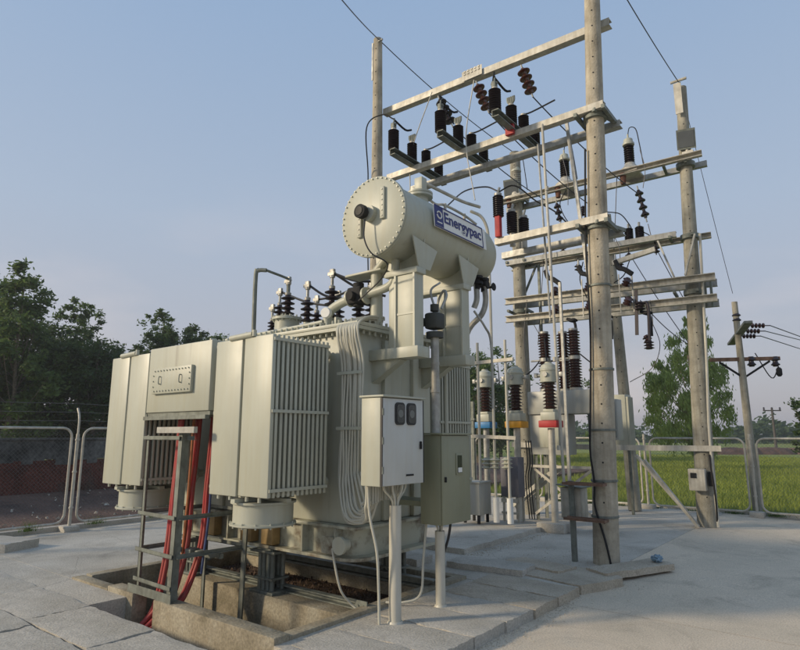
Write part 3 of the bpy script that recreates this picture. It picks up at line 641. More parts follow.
conduit(-3.47, 5.00, .68, .048, 'shorter cream conduit pipe under the olive cabinet', 3)
def hose(name, pts, r, m_, lab, cat, grp=None, n=8, sub=6): mb = MB(); mb.tube(pts, r, n, sub); return one(mb, name, m_, lab, cat, pts[0], grp)
hose('hanging_cable', [(-3.62, 4.10, 1.18), (-3.61, 4.12, .9), (-3.56, 4.16, .6), (-3.57, 4.20, .3), (-3.56, 4.20, .02), (-3.56, 4.21, -.01)], .012, CABLE, 'single pale cable hanging from the pale cabinet down to the slab', 'cable')
hose('earth_strip', [(-4.28, 4.34, .52), (-4.24, 4.33, .4), (-4.20, 4.38, .15), (-4.16, 4.47, .02), (-4.10, 4.50, -.03)], .011, CABLE, 'pale earthing lead from the tank base down to the rail in the pit', 'cable')
hose('hanging_cable', [(-3.58, 4.93, .76), (-3.60, 4.9, .4), (-3.61, 4.86, .1), (-3.75, 4.75, .03), (-3.9, 4.7, .02)], .012, CABLE, 'pale cable curling onto the pit edge behind the shorter conduit', 'cable')
hose('hanging_cable', [(-3.42, 5.12, .76), (-3.44, 5.10, .6), (-3.47, 5.05, .45)], .013, BLACK, 'short black lead under the olive cabinet', 'cable')
# steel rails over the pit carrying the earth lead
m = MB(); m.chan((-7.2, 4.585, -.012), (-4.12, 4.585, -.012), .07, .06, 1); m.box(-4.119, -3.97, 4.50, 4.512, -.045, .05)
for x in (-4.08, -4.01): m.cyl((x, 4.49, .0), (x, 4.511, .0), .014, n=8)
one(m, 'steel_rail', GALVD, 'galvanised channel rail lying across the pit before the tank', 'rail', (-5.5, 4.585, -.05))
m = MB(); m.chan((-7.2, 5.6, .02), (-3.93, 5.6, .02), .09, .07, 1)
one(m, 'steel_rail', GALVD, 'galvanised channel rail lying across the far side of the pit', 'rail', (-5.5, 5.6, -.05))

# ---------------- steel cable frame in front
FR = thing('steel_scaffold', 'open galvanised angle steel frame holding the red cables at the pit edge', 'steel frame', (-5.6, 3.6, 0))
def angle(mb, p0, p1, w=.06, t=.006, a=(1, 0, 0), b=(0, 1, 0)):
    p0 = V3(p0); p1 = V3(p1); a = V3(a); b = V3(b)
    for d, e in ((a, b), (b, a)):
        o = d*(w/2); q = [V3((0, 0, 0)), d*w, d*w+e*t, e*t]
        if e is a: q = [e*.0002+k for k in q]
        mb.prism([p0+k for k in q], p1-p0)
legs = [((-6.17, 3.41, .03), (-6.18, 3.41, 1.60), -1), ((-5.48, 3.38, .03), (-5.44, 3.38, 1.66), 1), ((-5.50, 4.18, -.55), (-5.36, 4.10, .72), 1), ((-6.2, 4.2, -.55), (-6.2, 4.2, 1.5), 1)]
for i, (a, b, s_) in enumerate(legs):
    m = MB(); w = .072 if i == 1 else .046 if i != 2 else .065
    angle(m, a, b, w, .007, (1 if i != 1 else -1, 0, 0), (0, 1, 0)); 
    if i == 1: m.box(-5.66, -5.50, 3.46, 3.54, 1.60, 1.605)
    m.build('leg', GALVD, FR)
def rail(p0, p1, a, b, w=.04):
    m = MB(); angle(m, p0, p1, w, .006, a, b); m.build('rail', GALVD, FR)
for z in (.13, .42, .78, 1.55):
    x0 = -6.19; x1 = -5.47
    rail((x0-.03, 3.395, z), (x1, 3.36, z), (0, 0, 1), (0, 1, 0))
    if z > .2:
        rail((x1+.005, 3.40, z), (x1+.06, 4.15 if z < 1 else 3.49, z), (0, 0, 1), (1, 0, 0))
        rail((x0-.01, 3.46, z), (x0-.01, 4.2 if z < 1 else 3.49, z), (0, 0, 1), (1, 0, 0))
        if z < 1: rail((x0, 4.2, z), (x1+.05, 4.2, z), (0, 0, 1), (0, 1, 0))
m = MB(); m.box(-6.22, -5.42, 3.345, 3.352, .03, .11); m.build('toe_plate', GALVD, FR)
m = MB(); m.box(-5.85, -5.18, 3.33, 3.37, 1.62, 1.68); m.build('top_bar', GALV, FR)
m = MB(); m.box(-6.15, -5.40, 3.86, 3.90, .36, .41); m.build('cleat_bar', GALVD, FR)
for x in (-6.0, -5.8, -5.62, -5.45):
    m = MB(); m.box(x-.05, x+.05, 3.74, 3.857, .38, .43, .01); m.build('cable_cleat', GALVD, FR)
rr = random.Random(2)
names = ['leftmost red power cable behind the steel frame', 'second red power cable from the left', 'third red power cable from the left', 'fourth red power cable from the left', 'fifth red power cable from the left, near the right radiator', 'rightmost red power cable beside the right radiator']
for i, (x, yo) in enumerate(((-5.96, 3.62), (-5.91, 3.62), (-5.97, 3.84), (-5.92, 3.84), (-5.98, 4.04), (-5.93, 4.04))):
    xe = -6.0+i*.05
    hose('power_cable', [(x+.02, yo+.03, 1.9), (x+.01+rr.uniform(-.01, .01), yo+.02, 1.5), (x+rr.uniform(-.012, .012), yo, 1.0), (x, yo-.02, .5), (x-.01, yo-.05-.1*(yo-3.6), .18), (x*.6+xe*.4, 3.5+.55*(yo-3.6), -.10), (xe, 3.42, -.25+.03*(i % 2)), (xe+.02, 3.25, -.34), (xe+.45, 3.10, -.36), (xe+1.2, 3.08, -.38)], .023, REDC, names[i], 'cable', 'red power cables', 12, 6)
hose('control_cable', [(-5.92, 3.80, 1.9), (-5.93, 3.8, 1.3), (-5.95, 3.8, .8), (-5.96, 3.78, .3)], .015, mat('orange_cable', (.55, .20, .08), .5), 'thin orange brown cable between the red power cables', 'cable')
hose('control_cable', [(-5.60, 3.84, 1.9), (-5.60, 3.84, 1.3), (-5.6, 3.84, .8), (-5.62, 3.8, .2)], .013, mat('blue_cable', (.05, .08, .2), .5), 'thin dark blue cable under the cable box', 'cable')

# ------------------------------------------------------------------ gantry
def pole(base, top, r0, r1, m_, lab, grp='concrete poles', extra=None, name='concrete_pole'):
    base = V3(base); top = V3(top); n = 40; mb = MB(); vs = []; segs = 24
    for j in range(segs+1):
        t = j/segs; c = base.lerp(top, t); r = r0+(r1-r0)*t
        for i in range(n): a = 2*PI*i/n; vs.append((c.x+r*math.cos(a), c.y+r*math.sin(a), c.z))
    fs = [(j*n+i, j*n+(i+1) % n, (j+1)*n+(i+1) % n, (j+1)*n+i) for j in range(segs) for i in range(n)]+[tuple(range(segs*n, (segs+1)*n))]
    mb.add(vs, fs); P = thing(name, lab, 'pole', base, grp); nf = len(mb.f); h = mb
    for j in range(2, 38):
        z = j*.25
        if z > top.z-.2: break
        t = (z-base.z)/(top.z-base.z); c = base.lerp(top, t); r = r0+(r1-r0)*t; a = math.radians(-75)
        h.cyl((c.x+(r-.01)*math.cos(a), c.y+(r-.01)*math.sin(a), z), (c.x+(r+.0015)*math.cos(a), c.y+(r+.0015)*math.sin(a), z), .012, n=8)
    s = mb.build('shaft', m_, P, ang=1.2); s.data.materials.append(DARK)
    for pl in s.data.polygons[nf:]: pl.material_index = 1
    return P
AT = Y(592, 0, 7.95); AK = (AT.x+2.93)/AT.z
def axA(z): return -2.93+AK*z
PA = pole((-2.93, 7.95, -.05), (axA(9.0), 7.95, 9.0), .165, .105, CONP, 'thick main concrete pole standing on the tan patch right of centre')
PB = pole((-6.86, 7.95, -.05), (-6.86, 7.95, 9.25), .15, .085, CONP, 'tall concrete pole rising behind the oil tank drum, left end of the top beam')
RT = L(681, 88)
PR = pole((-2.62, 12.26, -.05), RT, .18, .10, CONG, 'concrete pole on the right with floodlight and grey meter box')
pD = row(3.37, 0, 0); PD = pole(pD-V3((0, 0, .05)), pD+V3((0, 0, 8.1)), .165, .12, CONG, 'concrete pole half hidden behind the pale posts, left end of the rear beams')
bt = G(635, 510); tp = Y(607, 215, bt.y); PT = pole(bt, tp, .14, .09, CONG, 'leaning concrete pole just right of the main pole')
m = MB(); m.box(-3.02, -2.96, 7.83, 7.84, 0, 0)
# cable running down main pole
hose('pole_cable', [(axA(5.6)-.10, 7.80, 5.6), (axA(4.2)-.12, 7.80, 4.2), (axA(3)-.08, 7.79, 3.0), (axA(2)-.10, 7.785, 2.0), (-2.99, 7.77, 1.4), (-2.96, 7.77, 1.0), (-2.97, 7.77, .7), (-2.86, 7.76, .3), (-2.80, 7.76, -.02)], .014, DARK, 'dark earthing cable strapped down the face of the main pole', 'cable')
m = MB()
for z in (.55, 1.0, 1.65, 2.45, 3.6): r = .168-.0045*z; m.lathe((axA(z), 7.95, z), [(r+.002, 0), (r+.007, .002), (r+.007, .028), (r+.002, .03)], n=32)
each(m, 'strap', GALVD, PA)
m = MB(); m.box(-6.94, -6.91, 7.86, 7.872, 8.35, 9.15); m.cyl((-6.95, 7.9, 9.16), (-6.70, 7.9, 9.16), .02, n=8); m.build('top_bracket', GALV, PB)
m = MB(); m.box(RT.x-.10, RT.x+.04, 12.08, 12.10, 7.95, 8.62); m.cyl((RT.x-.16, 12.15, 8.70), (RT.x+.14, 12.15, 8.70), .03, n=8); m.build('top_bracket', GALVL, PR)
GB = 'galvanised gantry cross beams'
def beam(p0, p1, h, w, lab, m_=GALV, side=-1):
    mb = MB(); mb.chan(p0, p1, h, w+.05, side)
    d = (V3(p1)-V3(p0)); ln = d.length; d.normalize()
    return mb, lab, m_, V3(p0)
def endb(t, bolts=None):
    mb, lab, m_, p0 = t; return one(mb, 'cross_beam', m_, lab, 'beam', p0, GB)
t = beam(Y(383, 112, 8.11), Y(609, 21, 8.11), .12, .07, 'topmost galvanised beam between the drum side pole and the main pole', GALVL)
rr = random.Random(8)
def holes(mb, x0, x1, y, z, n):
    for i in range(n):
        for dz in (-.022, .022): mb.cyl((x0+(x1-x0)*i/(n-1), y-.0245, z+dz), (x0+(x1-x0)*i/(n-1), y-.02, z+dz), .010, n=8)
endb(t)
m = MB(); 
for i in range(5):
    for dz in (0, .05): m.box(-4.98+i*.07, -4.945+i*.07, 8.06, 8.07, 7.76+dz, 7.79+dz)
m.box(-5.02, -4.62, 8.0701, 8.0745, 7.66, 7.84); one(m, 'beam_plate', GALVL, 'small drilled plate bolted to the middle of the topmost beam', 'plate', (-4.8, 8.07, 7.7))
endb(beam((-6.46, 7.76, 6.18), (-2.52, 7.76, 6.18), .10, .06, 'front beam under the disconnect switches, ending right of the main pole', GALVL))
endb(beam((-6.26, 8.20, 6.05), (-2.44, 8.20, 6.05), .10, .06, 'rear beam under the disconnect switches, ending right of the main pole', GALV))
endb(beam((-4.30, 7.76, 4.52), (-2.56, 7.76, 4.52), .10, .06, 'short beam at mid height of the main pole, front one of the pair', GALVL))
endb(beam((-4.42, 8.19, 4.42), (-2.50, 8.19, 4.42), .10, .06, 'short beam at mid height of the main pole, rear one of the pair', GALV))
for (z, lab) in ((6.11, 'upper'), (4.46, 'middle')):
    m = MB()
    for s_ in (-1, 1):
        x = axA(z)+s_*.20; m.bar((x, 7.70, z), (x+.0, 8.26, z-.03), .05, .06)
    m.lathe((axA(z), 7.95, z-.05), [(.150, 0), (.165, .004), (.165, .10), (.150, .104)], n=28)
    m.bar((axA(z)+.05, 7.75, z+.02), (-2.50, 8.25, z-.02), .05, .05)
    one(m, 'pole_clamp', GALVD, 'steel clamp and brackets round the main pole at the %s beam pair' % lab, 'clamp', (-2.95, 7.95, z), 'pole clamps')
m = MB(); m.bar(Y(566, 118, 8.1), Y(592, 300, 8.1), .045, .045, (0, 1, 0)); one(m, 'brace', GALV, 'slanting galvanised brace just left of the main pole', 'brace', Y(592, 300, 8.1))
m = MB(); m.bar(Y(556, 122, 7.85), Y(586, 110, 7.85), .03, .03); 
# operating rod
m = MB(); m.cyl((-3.42, 7.72, 6.15), (-3.36, 7.74, .95), .020, n=10)
for z in (1.4, 2.6, 3.9, 5.1): m.cyl((-3.4, 7.725, z), (-3.4, 7.725, z+.06), .028, n=10)
one(m, 'operating_rod', GALVL, 'long thin vertical operating rod left of the main pole', 'rod', (-3.4, 7.74, .95))
m = MB(); m.cyl((-3.62, 7.98, 6.0), (-3.56, 8.0, 3.3), .016, n=8); one(m, 'operating_rod', GALV, 'shorter vertical rod behind the long operating rod', 'rod', (-3.56, 8.0, 3.3))
# mechanism box on pole
MBx = thing('mechanism_box', 'small grey switch mechanism box on a post at the main pole foot', 'box', (-3.35, 7.85, 0))
m = MB(); m.box(-3.50, -3.22, 7.92, 8.18, .50, .90, .01); m.build('box_body', GALVL, MBx)
m = MB(); m.prism([(-3.54, 7.88, .93), (-3.18, 7.88, .90), (-3.18, 8.22, .90), (-3.54, 8.22, .93)], (0, 0, .012)); m.build('roof', GALVD, MBx)
m = MB(); m.box(-3.33, -3.27, 7.80, 7.86, -.02, 1.0); m.build('post', GALVD, MBx)
m = MB()
for z in (.52, .96): m.box(-3.34, -2.80, 7.745, 7.775, z, z+.035); m.box(-3.34, -2.80, 7.62, 7.65, z, z+.035); m.box(-2.83, -2.80, 7.6501, 7.7449, z, z+.03)
each(m, 'bracket', WOOD, MBx)

# ---- disconnect switches on the top pair
def switch(x, lab, rd=False):
    Sx = thing('disconnect_switch', lab, 'switch', (x, 7.9, 6.2), 'disconnect switches on the beams')
    zb = 6.285; m = MB(); m.chan((x, 7.20, zb), (x, 8.76, zb-.02), .11, .10, 1); m.build('base_channel', GALVD, Sx)
    tops = []
    for (y, h, r, n, z0) in ((7.30, .36, .095, 10, zb+.06), (7.82, .33, .090, 9, zb+.06), (8.24, .35, .088, 10, zb+.06), (8.64, .30, .088, 8, zb+.05)):
        m = MB(); m.insul((x, y, z0+.02), h, .042, r, n); i_ = m.build('insulator', PORCD, Sx)
        m = MB(); m.cyl((x, y, z0-.01), (x, y, z0+.022), .05, n=16); m.cyl((x, y, z0+h+.02), (x, y, z0+h+.05), .045, n=16); m.build('cap', GALVL, i_)
        tops.append(V3((x, y, z0+h+.05)))
    m = MB(); a, b = tops[0], tops[1]
    m.box(x-.035, x+.035, a.y-.04, a.y+.04, a.z, a.z+.10, .01); m.cyl((x-.05, a.y, a.z+.07), (x+.05, a.y, a.z+.07), .022, n=8)
    m.tube([(x, a.y, a.z+.08), (x, a.y+.02, a.z+.20)], .014, 6, 1)
    for k in range(5): an = -.6+.3*k; m.tube([(x, b.y, b.z), (x+.06*math.sin(an*1.8), b.y, b.z+.05), (x+.07*math.sin(an*1.6), b.y, b.z+.13)], .017, 6, 3)
    m.build('contact', GALVD, Sx)
    m = MB(); m.tube([(x, a.y+.02, a.z+.17), (x+.02, a.y+.30, a.z+.10), (x+.02, b.y-.05, b.z+.20)], .018, 8, 3); m.build('blade', DARK, Sx)
    m = MB(); m.tube([tops[2], tops[2]+V3((.12, .05, .02)), tops[2]+V3((.55, .0, .05))], .014, 6, 3); m.build('link_rod', DARK, Sx)
    if rd:
        m = MB(); m.box(x-.05, x+.085, 7.69, 7.745, 6.16, 6.34); m.build('phase_mark', REDP, Sx)
    return tops
sw = [switch(-5.93, 'disconnect switch nearest the drum side pole, leftmost on the upper beams'), switch(-4.96, 'middle disconnect switch on the upper beams'), switch(-3.97, 'disconnect switch with red phase mark, nearest the main pole', True)]
# strings from top beam
def string(p0, p1, n, r, m_, lab, grp='suspension insulator strings'):
    p0 = V3(p0); p1 = V3(p1); d = (p1-p0).normalized(); ln = (p1-p0).length
    Sx = thing('insulator_string', lab, 'insulator', p0, grp); st = ln/(n+1.2)
    m = MB(); m.cyl(p0, p0+d*st*.6, .014, n=8); m.cyl(p1-d*st*.6, p1, .014, n=8); m.build('fitting', GALV, Sx)
    for i in range(n):
        o = p0+d*(st*.6+i*st); m = MB()
        m.lathe(o, [(.028, 0), (.035, st*.15), (r*.7, st*.35), (r, st*.55), (r*.96, st*.65), (r*.4, st*.7), (.03, st*1.0)], d, 22); m.build('disc', m_, Sx)
    return p1
s3 = string(Y(521, 65, 8.13), Y(533, 97, 8.2), 4, .105, PORCR, 'brown disc insulator string hanging from the topmost beam, nearest the main pole')
s2 = string(Y(476, 81, 8.13), Y(489, 113, 8.2), 4, .105, PORCR, 'brown disc insulator string hanging from the middle of the topmost beam')
s1 = string(Y(438, 96, 8.13), Y(453, 127, 8.2), 4, .10, PORCD, 'dark disc insulator string hanging from the left half of the topmost beam')

# ---- wires
WG = 'overhead conductors'
def wire(p0, p1, lab, sag=.05, r=.009, name='overhead_wire', m_=WIRE, grp=WG):
    p0 = V3(p0); p1 = V3(p1); P = [p0.lerp(p1, t)+V3((0, 0, -4*sag*t*(1-t))) for t in [i/10 for i in range(11)]]
    mb = MB(); mb.tube(P, r, 6, 1); return one(mb, name, m_, lab, 'wire', p0, grp)
Btop = V3((-6.80, 7.9, 9.2)); Rtop = RT+V3((0, -.1, .05)); Dtop = row(3.37, 0, 8.1)
wire(D(318, -30, 6.5), Btop, 'sky wire from the top edge of the photo to the drum side pole top', .05)
wire(Btop, Dtop, 'sky wire from the drum side pole top down to the rear beam pole', .12)
wire(D(598, -50, 7), Rtop, 'sky wire from the top edge of the photo to the floodlight pole top', .05)
for k, (s_, px, py, nm) in enumerate(((s1, 545, 200, 'left'), (s2, 590, 205, 'middle'), (s3, 640, 195, 'right'))):
    wire(s_, L(px, py, -.15), 'sloping conductor from the %s string to the rear beams' % nm, .10, .010)
for k in range(3):
    a = sw[k][0]+V3((0, 0, .18)); nm = ('left', 'middle', 'right')[k]
    mb = MB(); q = a+V3((-.55, -.05, .1)) if k == 0 else a+V3((-.25, .3, .45))
    if k == 0: mb.tube([a, a+V3((-.25, -.02, .16)), a+V3((-.62, 0, .05)), (-6.95, 7.8, 6.4), (-7.0, 7.85, 5.6), (-6.95, 7.85, 4.0)], .012, 6, 8)
    else: mb.tube([a, a+V3((-.06, .1, .12)), (s1 if k == 1 else s2)+V3((.02, 0, .05))], .013, 6, 6)
    one(mb, 'jumper_wire', DARK, 'dark jumper lead above the %s disconnect switch' % nm, 'wire', a, 'jumper leads')
for (pa, pb, pc, lab) in ((Y(432, 92, 7.8), Y(412, 150, 7.8), Y(410, 192, 7.8), 'thin pale lead hanging from the top beam left of the middle switch'), (Y(474, 80, 7.7), Y(466, 140, 7.7), Y(475, 200, 7.2), 'long pale lead hanging from the top beam past the middle switch to the drum')):
    mb = MB(); mb.tube([pa, pb, pc], .009, 6, 8); one(mb, 'jumper_wire', GALVL, lab, 'wire', pa, 'jumper leads')

# ---- rear row
GB2 = GB
def rbeam(s0, s1, off, z0, z1, h, lab, m_=GALV, side=-1):
    mb = MB(); mb.chan(row(s0, off, z0), row(s1, off, z1), h, .09, side); return one(mb, 'cross_beam', m_, lab, 'beam', row(s0, off, z0), GB)
rbeam(3.7, -.50, -.22, 6.84, 6.98, .11, 'uppermost rear beam carrying the cream instrument transformers, front of the pair', GALVL, 1)
rbeam(3.7, -.55, .20, 6.82, 6.96, .11, 'uppermost rear beam carrying the cream instrument transformers, back of the pair', GALV)
rbeam(3.6, .08, -.22, 5.40, 5.46, .11, 'middle rear beam left of the floodlight pole, front of the pair', GALV)
rbeam(3.6, -.50, .20, 5.36, 5.44, .11, 'middle rear beam reaching past the floodlight pole, back of the pair', GALVL, 1)
for z, nm in ((4.50, 'upper'), (4.10, 'lower')):
    rbeam(3.62, -.52, -.24, z, z, .14, 'wide low rear beam, %s one, on the near face of the poles' % nm, GALVL, 1)
    rbeam(3.62, -.52, .20, z, z, .14, 'wide low rear beam, %s one, on the back face of the poles' % nm, GALV)
rbeam(1.25, .45, -.5, 4.98, 5.14, .09, 'short loose crossarm piece right of the main pole', GALVL)
m = MB()
for s_, nm in ((0, 0), (3.4, 1)):
    for z in (6.9, 5.42, 4.3): pass
for nm, s_ in (('floodlight', 0.0), ('rear left', 3.37)):
    for z, zn in ((6.90, 'uppermost'), (5.41, 'middle'), (4.30, 'low')):
        m = MB(); c = row(s_, 0, z)+(V3(((RT.x+2.62)*z/RT.z, 0, 0)) if s_ == 0 else V3((0, 0, 0))); m.lathe(c-V3((0, 0, .05)), [(.165, 0), (.175, .003), (.175, .09), (.165, .093)], n=28)
        for q in (-.2, .2): a = row(s_+q, -.26, z); b = row(s_+q, .24, z); m.bar(a, b, .05, .05)
        one(m, 'pole_clamp', GALVD, 'steel clamp on the %s pole at the %s rear beams' % (nm, zn), 'clamp', c, 'pole clamps')
m = MB(); m.bar(row(-.25, -.28, 5.38), row(-.02, -.28, 4.6), .03, .05, (0, 1, 0)); m.bar(row(.42, -.20, 5.38), row(.18, -.20, 4.6), .03, .05, (0, 1, 0)); one(m, 'brace', GALV, 'pair of short braces below the middle beams on the floodlight pole', 'brace', row(0, 0, 4.6))
m = MB(); m.bar(row(3.0, .1, 5.35), row(3.35, .1, 4.6), .04, .04, (0, 1, 0)); m.bar(row(2.95, .1, 5.35), row(2.95, .1, .3), .05, .05, (0, 1, 0)); one(m, 'brace', GALVD, 'thin upright and brace between the rear left pole and the main pole', 'brace', row(3, .1, .3))
m = MB()
for z in (4.3,): 
    for s_ in (-.42, -.32): m.bar(row(s_, -.02, 3.98), row(s_, -.02, 4.6), .04, .06)
one(m, 'brace', GALVD, 'dark end spacers of the low beams right of the floodlight pole', 'brace', row(-.4, 0, 4))
# instrument transformers
def pt(s_, lab):
    c = row(s_, -.02, 7.0); I = thing('instrument_transformer', lab, 'transformer', c, 'instrument transformers on the rear beam')
    m = MB(); m.box(c.x-.20, c.x+.20, c.y-.24, c.y+.24, 6.93, 6.98, .01); m.lathe((c.x, c.y, 6.98), [(.21, 0), (.22, .01), (.22, .07), (.16, .12), (.12, .17), (.10, .22)], n=24); m.build('tank', GALVL, I)
    m = MB(); m.insul((c.x, c.y, 7.20), .40, .06, .105, 8); m.build('insulator', PORCD, I)
    m = MB(); m.lathe((c.x, c.y, 7.60), [(.09, 0), (.12, .01), (.12, .05), (.10, .07), (.09, .14), (.05, .17), (.02, .18), (.02, .26)], n=20); m.build('cap', PAINT2, I)
    m = MB(); m.tube([(c.x, c.y, 7.84), (c.x+.05, c.y, 8.0), (c.x+.17, c.y, 7.93), (c.x+.22, c.y, 7.6), (c.x+.27, c.y, 7.1)], .010, 6, 8); m.build('lead', DARK, I)
    m = MB(); m.cyl((c.x-.1, c.y-.2, 6.93), (c.x-.1, c.y-.2, 6.70), .07, .05, n=14); m.build('terminal_box', RUST, I)
pt(2.22, 'cream instrument transformer on the uppermost rear beam, left of the main pole')
pt(.86, 'cream instrument transformer on the uppermost rear beam, right of the main pole')
pt(3.35, 'cream instrument transformer on the uppermost rear beam, beside the small floodlight at left')
# floodlights
def flood(c, lab, facing):
    c = V3(c); Fl = thing('floodlight', lab, 'lamp', c, 'floodlights on the poles'); f = V3(facing).normalized(); a = f.cross(V3((0, 0, 1))).normalized(); u = a.cross(f)
    m = MB(); vs = [c+a*sx*.17+u*sy*.20+f*sz for sz, q in ((0, 1), (-.12, .7)) for sx, sy in ((-1, -1), (1, -1), (1, 1), (-1, 1))]
    for i in range(4, 8): vs[i] = c+(vs[i]-c)*.75-f*.04
    m.add(vs, [(3, 2, 1, 0), (4, 5, 6, 7), (0, 1, 5, 4), (1, 2, 6, 5), (2, 3, 7, 6), (3, 0, 4, 7)]); m.build('lamp_housing', GALVD, Fl)
    m = MB(); m.bar(c-u*.16+f*.006, c+u*.16+f*.006, .29, .006, f); m.build('lamp_glass', GLAMP, Fl)
    m = MB(); m.box(c.x-.10, c.x+.10, c.y+.02, c.y+.12, c.z-.34, c.z-.24); m.cyl(c-u*.17-f*.05, (c.x, c.y+.06, c.z-.3), .03, n=8); m.build('bracket', GALVL, Fl)
flood(L(686, 139, -.22), 'square grey floodlight high on the right pole', (.25, -.9, -.18))
c = row(3.4, -.25, 7.15); flood(c, 'square grey floodlight on the rear left pole beside the switches', (.2, -.9, -.15))
# arresters/isolators on mid beams of main pole: dark stacks with red bracket
for i, (x, y) in enumerate(((-4.22, 7.76), (-4.12, 8.0), (-4.02, 8.2))):
    A = thing('surge_arrester', ('dark surge arrester on a red bracket at the end of the middle beams', 'dark surge arrester second from the drum on the middle beams', 'dark surge arrester third from the drum on the middle beams')[i], 'arrester', (x, y, 4.6), 'surge arresters beside the drum')
    z0 = 4.90 if i == 0 else 4.62+.06*(2-i)
    m = MB(); m.insul((x, y, z0), .34, .06, .085, 10); m.build('insulator', PORCD, A)
    m = MB(); m.cyl((x, y, z0+.34), (x, y, z0+.38), .06, n=14); m.cyl((x, y, z0+.38), (x+.02, y+.02, z0+.48), .02, n=8); m.build('cap', GALV, A)
    if i == 0: m = MB(); m.box(x-.04, x+.045, y-.06, y+.02, 4.57, 4.899, .006); m.build('bracket', REDP, A)
    else: m = MB(); m.cyl((x, y, 4.47), (x, y, z0), .045, n=12); m.build('bracket', GALVL, A)
mb = MB(); mb.tube([(-4.22, 7.76, 5.3), (-4.0, 7.9, 5.4), (-3.75, 8.1, 5.15), (-3.5, 8.2, 4.95), (-3.3, 8.25, 4.7)], .012, 6, 6); one(mb, 'jumper_wire', DARK, 'dark jumper lead over the surge arresters beside the drum', 'wire', (-4.22, 7.76, 5.3), 'jumper leads')
mb = MB(); mb.tube([(-4.22, 7.76, 5.32), (-4.4, 7.7, 5.42), (-4.6, 7.4, 5.3), (-4.72, 7.1, 5.0)], .012, 6, 6); one(mb, 'jumper_wire', WIRE, 'thin arched jumper lead over the far end of the drum', 'wire', (-4.22, 7.76, 5.32), 'jumper leads')
# right of main pole: dark arresters on middle rear beams
for i, (px, py) in enumerate(((629, 236), (640, 238))):
    c = L(px, py, -.05); A = thing('surge_arrester', ('black polymer arrester on the middle rear beams, left of its twin', 'black polymer arrester on the middle rear beams, right of its twin')[i], 'arrester', (c.x, c.y, 5.45), 'surge arresters on the rear beams')
    m = MB(); m.insul((c.x, c.y, 5.52), .26, .06, .09, 8); m.build('insulator', PORCD, A); m = MB(); m.cyl((c.x, c.y, 5.45), (c.x, c.y, 5.52), .06, n=12); m.cyl((c.x, c.y, 5.78), (c.x, c.y, 5.88), .025, n=8); m.build('cap', GALV, A)
p0 = L(637, 186, -.1); p1 = L(647, 222, -.1); string(p0, p1, 4, .085, PORCD, 'dark insulator string hanging below the instrument transformer right of the main pole')
p0 = L(556, 200, -.1); string(p0, L(561, 225, -.1), 3, .08, PORCD, 'dark insulator string left of the main pole under the uppermost rear beam')
# small post insulators on/below middle & low beams
pis = [(629, 257, 'under the middle rear beams right of the main pole'), (656, 250, 'under the middle rear beams near the floodlight pole'), (563, 250, 'under the middle rear beams left of the main pole'), (578, 268, 'hanging beside the slanting brace')]
for i, (px, py, w_) in enumerate(pis):
    c = L(px, py, -.1); m = MB(); m.insul((c.x, c.y, c.z-.06), .14, .03, .075, 2); m.cyl((c.x, c.y, c.z-.1), (c.x, c.y, c.z+.2), .012, n=8)
    one(m, 'post_insulator', PORCD, 'small dark insulator '+w_, 'insulator', c, 'small insulators on the rear beams')
# drop-out fuse / isolator blocks on low beams
def isolator(px, lab):
    c = L(px, 300, -.40); I = thing('isolator', lab, 'isolator', (c.x, c.y, 4.1), 'isolators on the low rear beams')
    for z in (4.12, 4.50):
        m = MB(); m.insul((c.x, c.y-.10, z-.02), .17, .04, .085, 3, (.35, -.3, .5)); m.build('insulator', PORC, I)
    m = MB(); m.box(c.x-.15, c.x-.13, c.y-.04, c.y-.02, 3.95, 4.75); m.box(c.x+.10, c.x+.125, c.y-.04, c.y-.02, 3.95, 4.75); each(m, 'strap', GALV, I)
    m = MB(); m.tube([(c.x-.16, c.y-.1, 5.02), (c.x-.1, c.y-.12, 4.86), (c.x+.02, c.y-.15, 4.80), (c.x+.16, c.y-.15, 4.68)], .05, 8, 5); m.build('fuse_arm', DARK, I)
    m = MB(); m.lathe((c.x-.16, c.y-.1, 4.95), [(.03, 0), (.04, .02), (.02, .05), (.035, .08), (.02, .12), (.015, .2)], n=12); m.build('terminal', GALV, I)
    m = MB(); m.tube([(c.x+.22, c.y, 3.95), (c.x+.34, c.y-.03, 3.90), (c.x+.40, c.y-.03, 3.8), (c.x+.40, c.y-.03, 3.45)], .03, 8, 5); m.lathe((c.x+.36, c.y-.03, 3.86), [(.04, 0), (.09, .02), (.09, .05), (.04, .08)], n=16); m.build('cutout_tube', DARK, I)
    m = MB(); m.insul((c.x+.34, c.y-.03, 3.36), .12, .04, .08, 2, (-.4, 0, .8)); m.build('lower_insulator', PORC, I)
isolator(556, 'isolator with bent black arm on the low rear beams, left of the main pole')
isolator(628, 'isolator with bent black arm on the low rear beams, just right of the main pole')
isolator(590, 'isolator on the low rear beams, half hidden by the main pole')

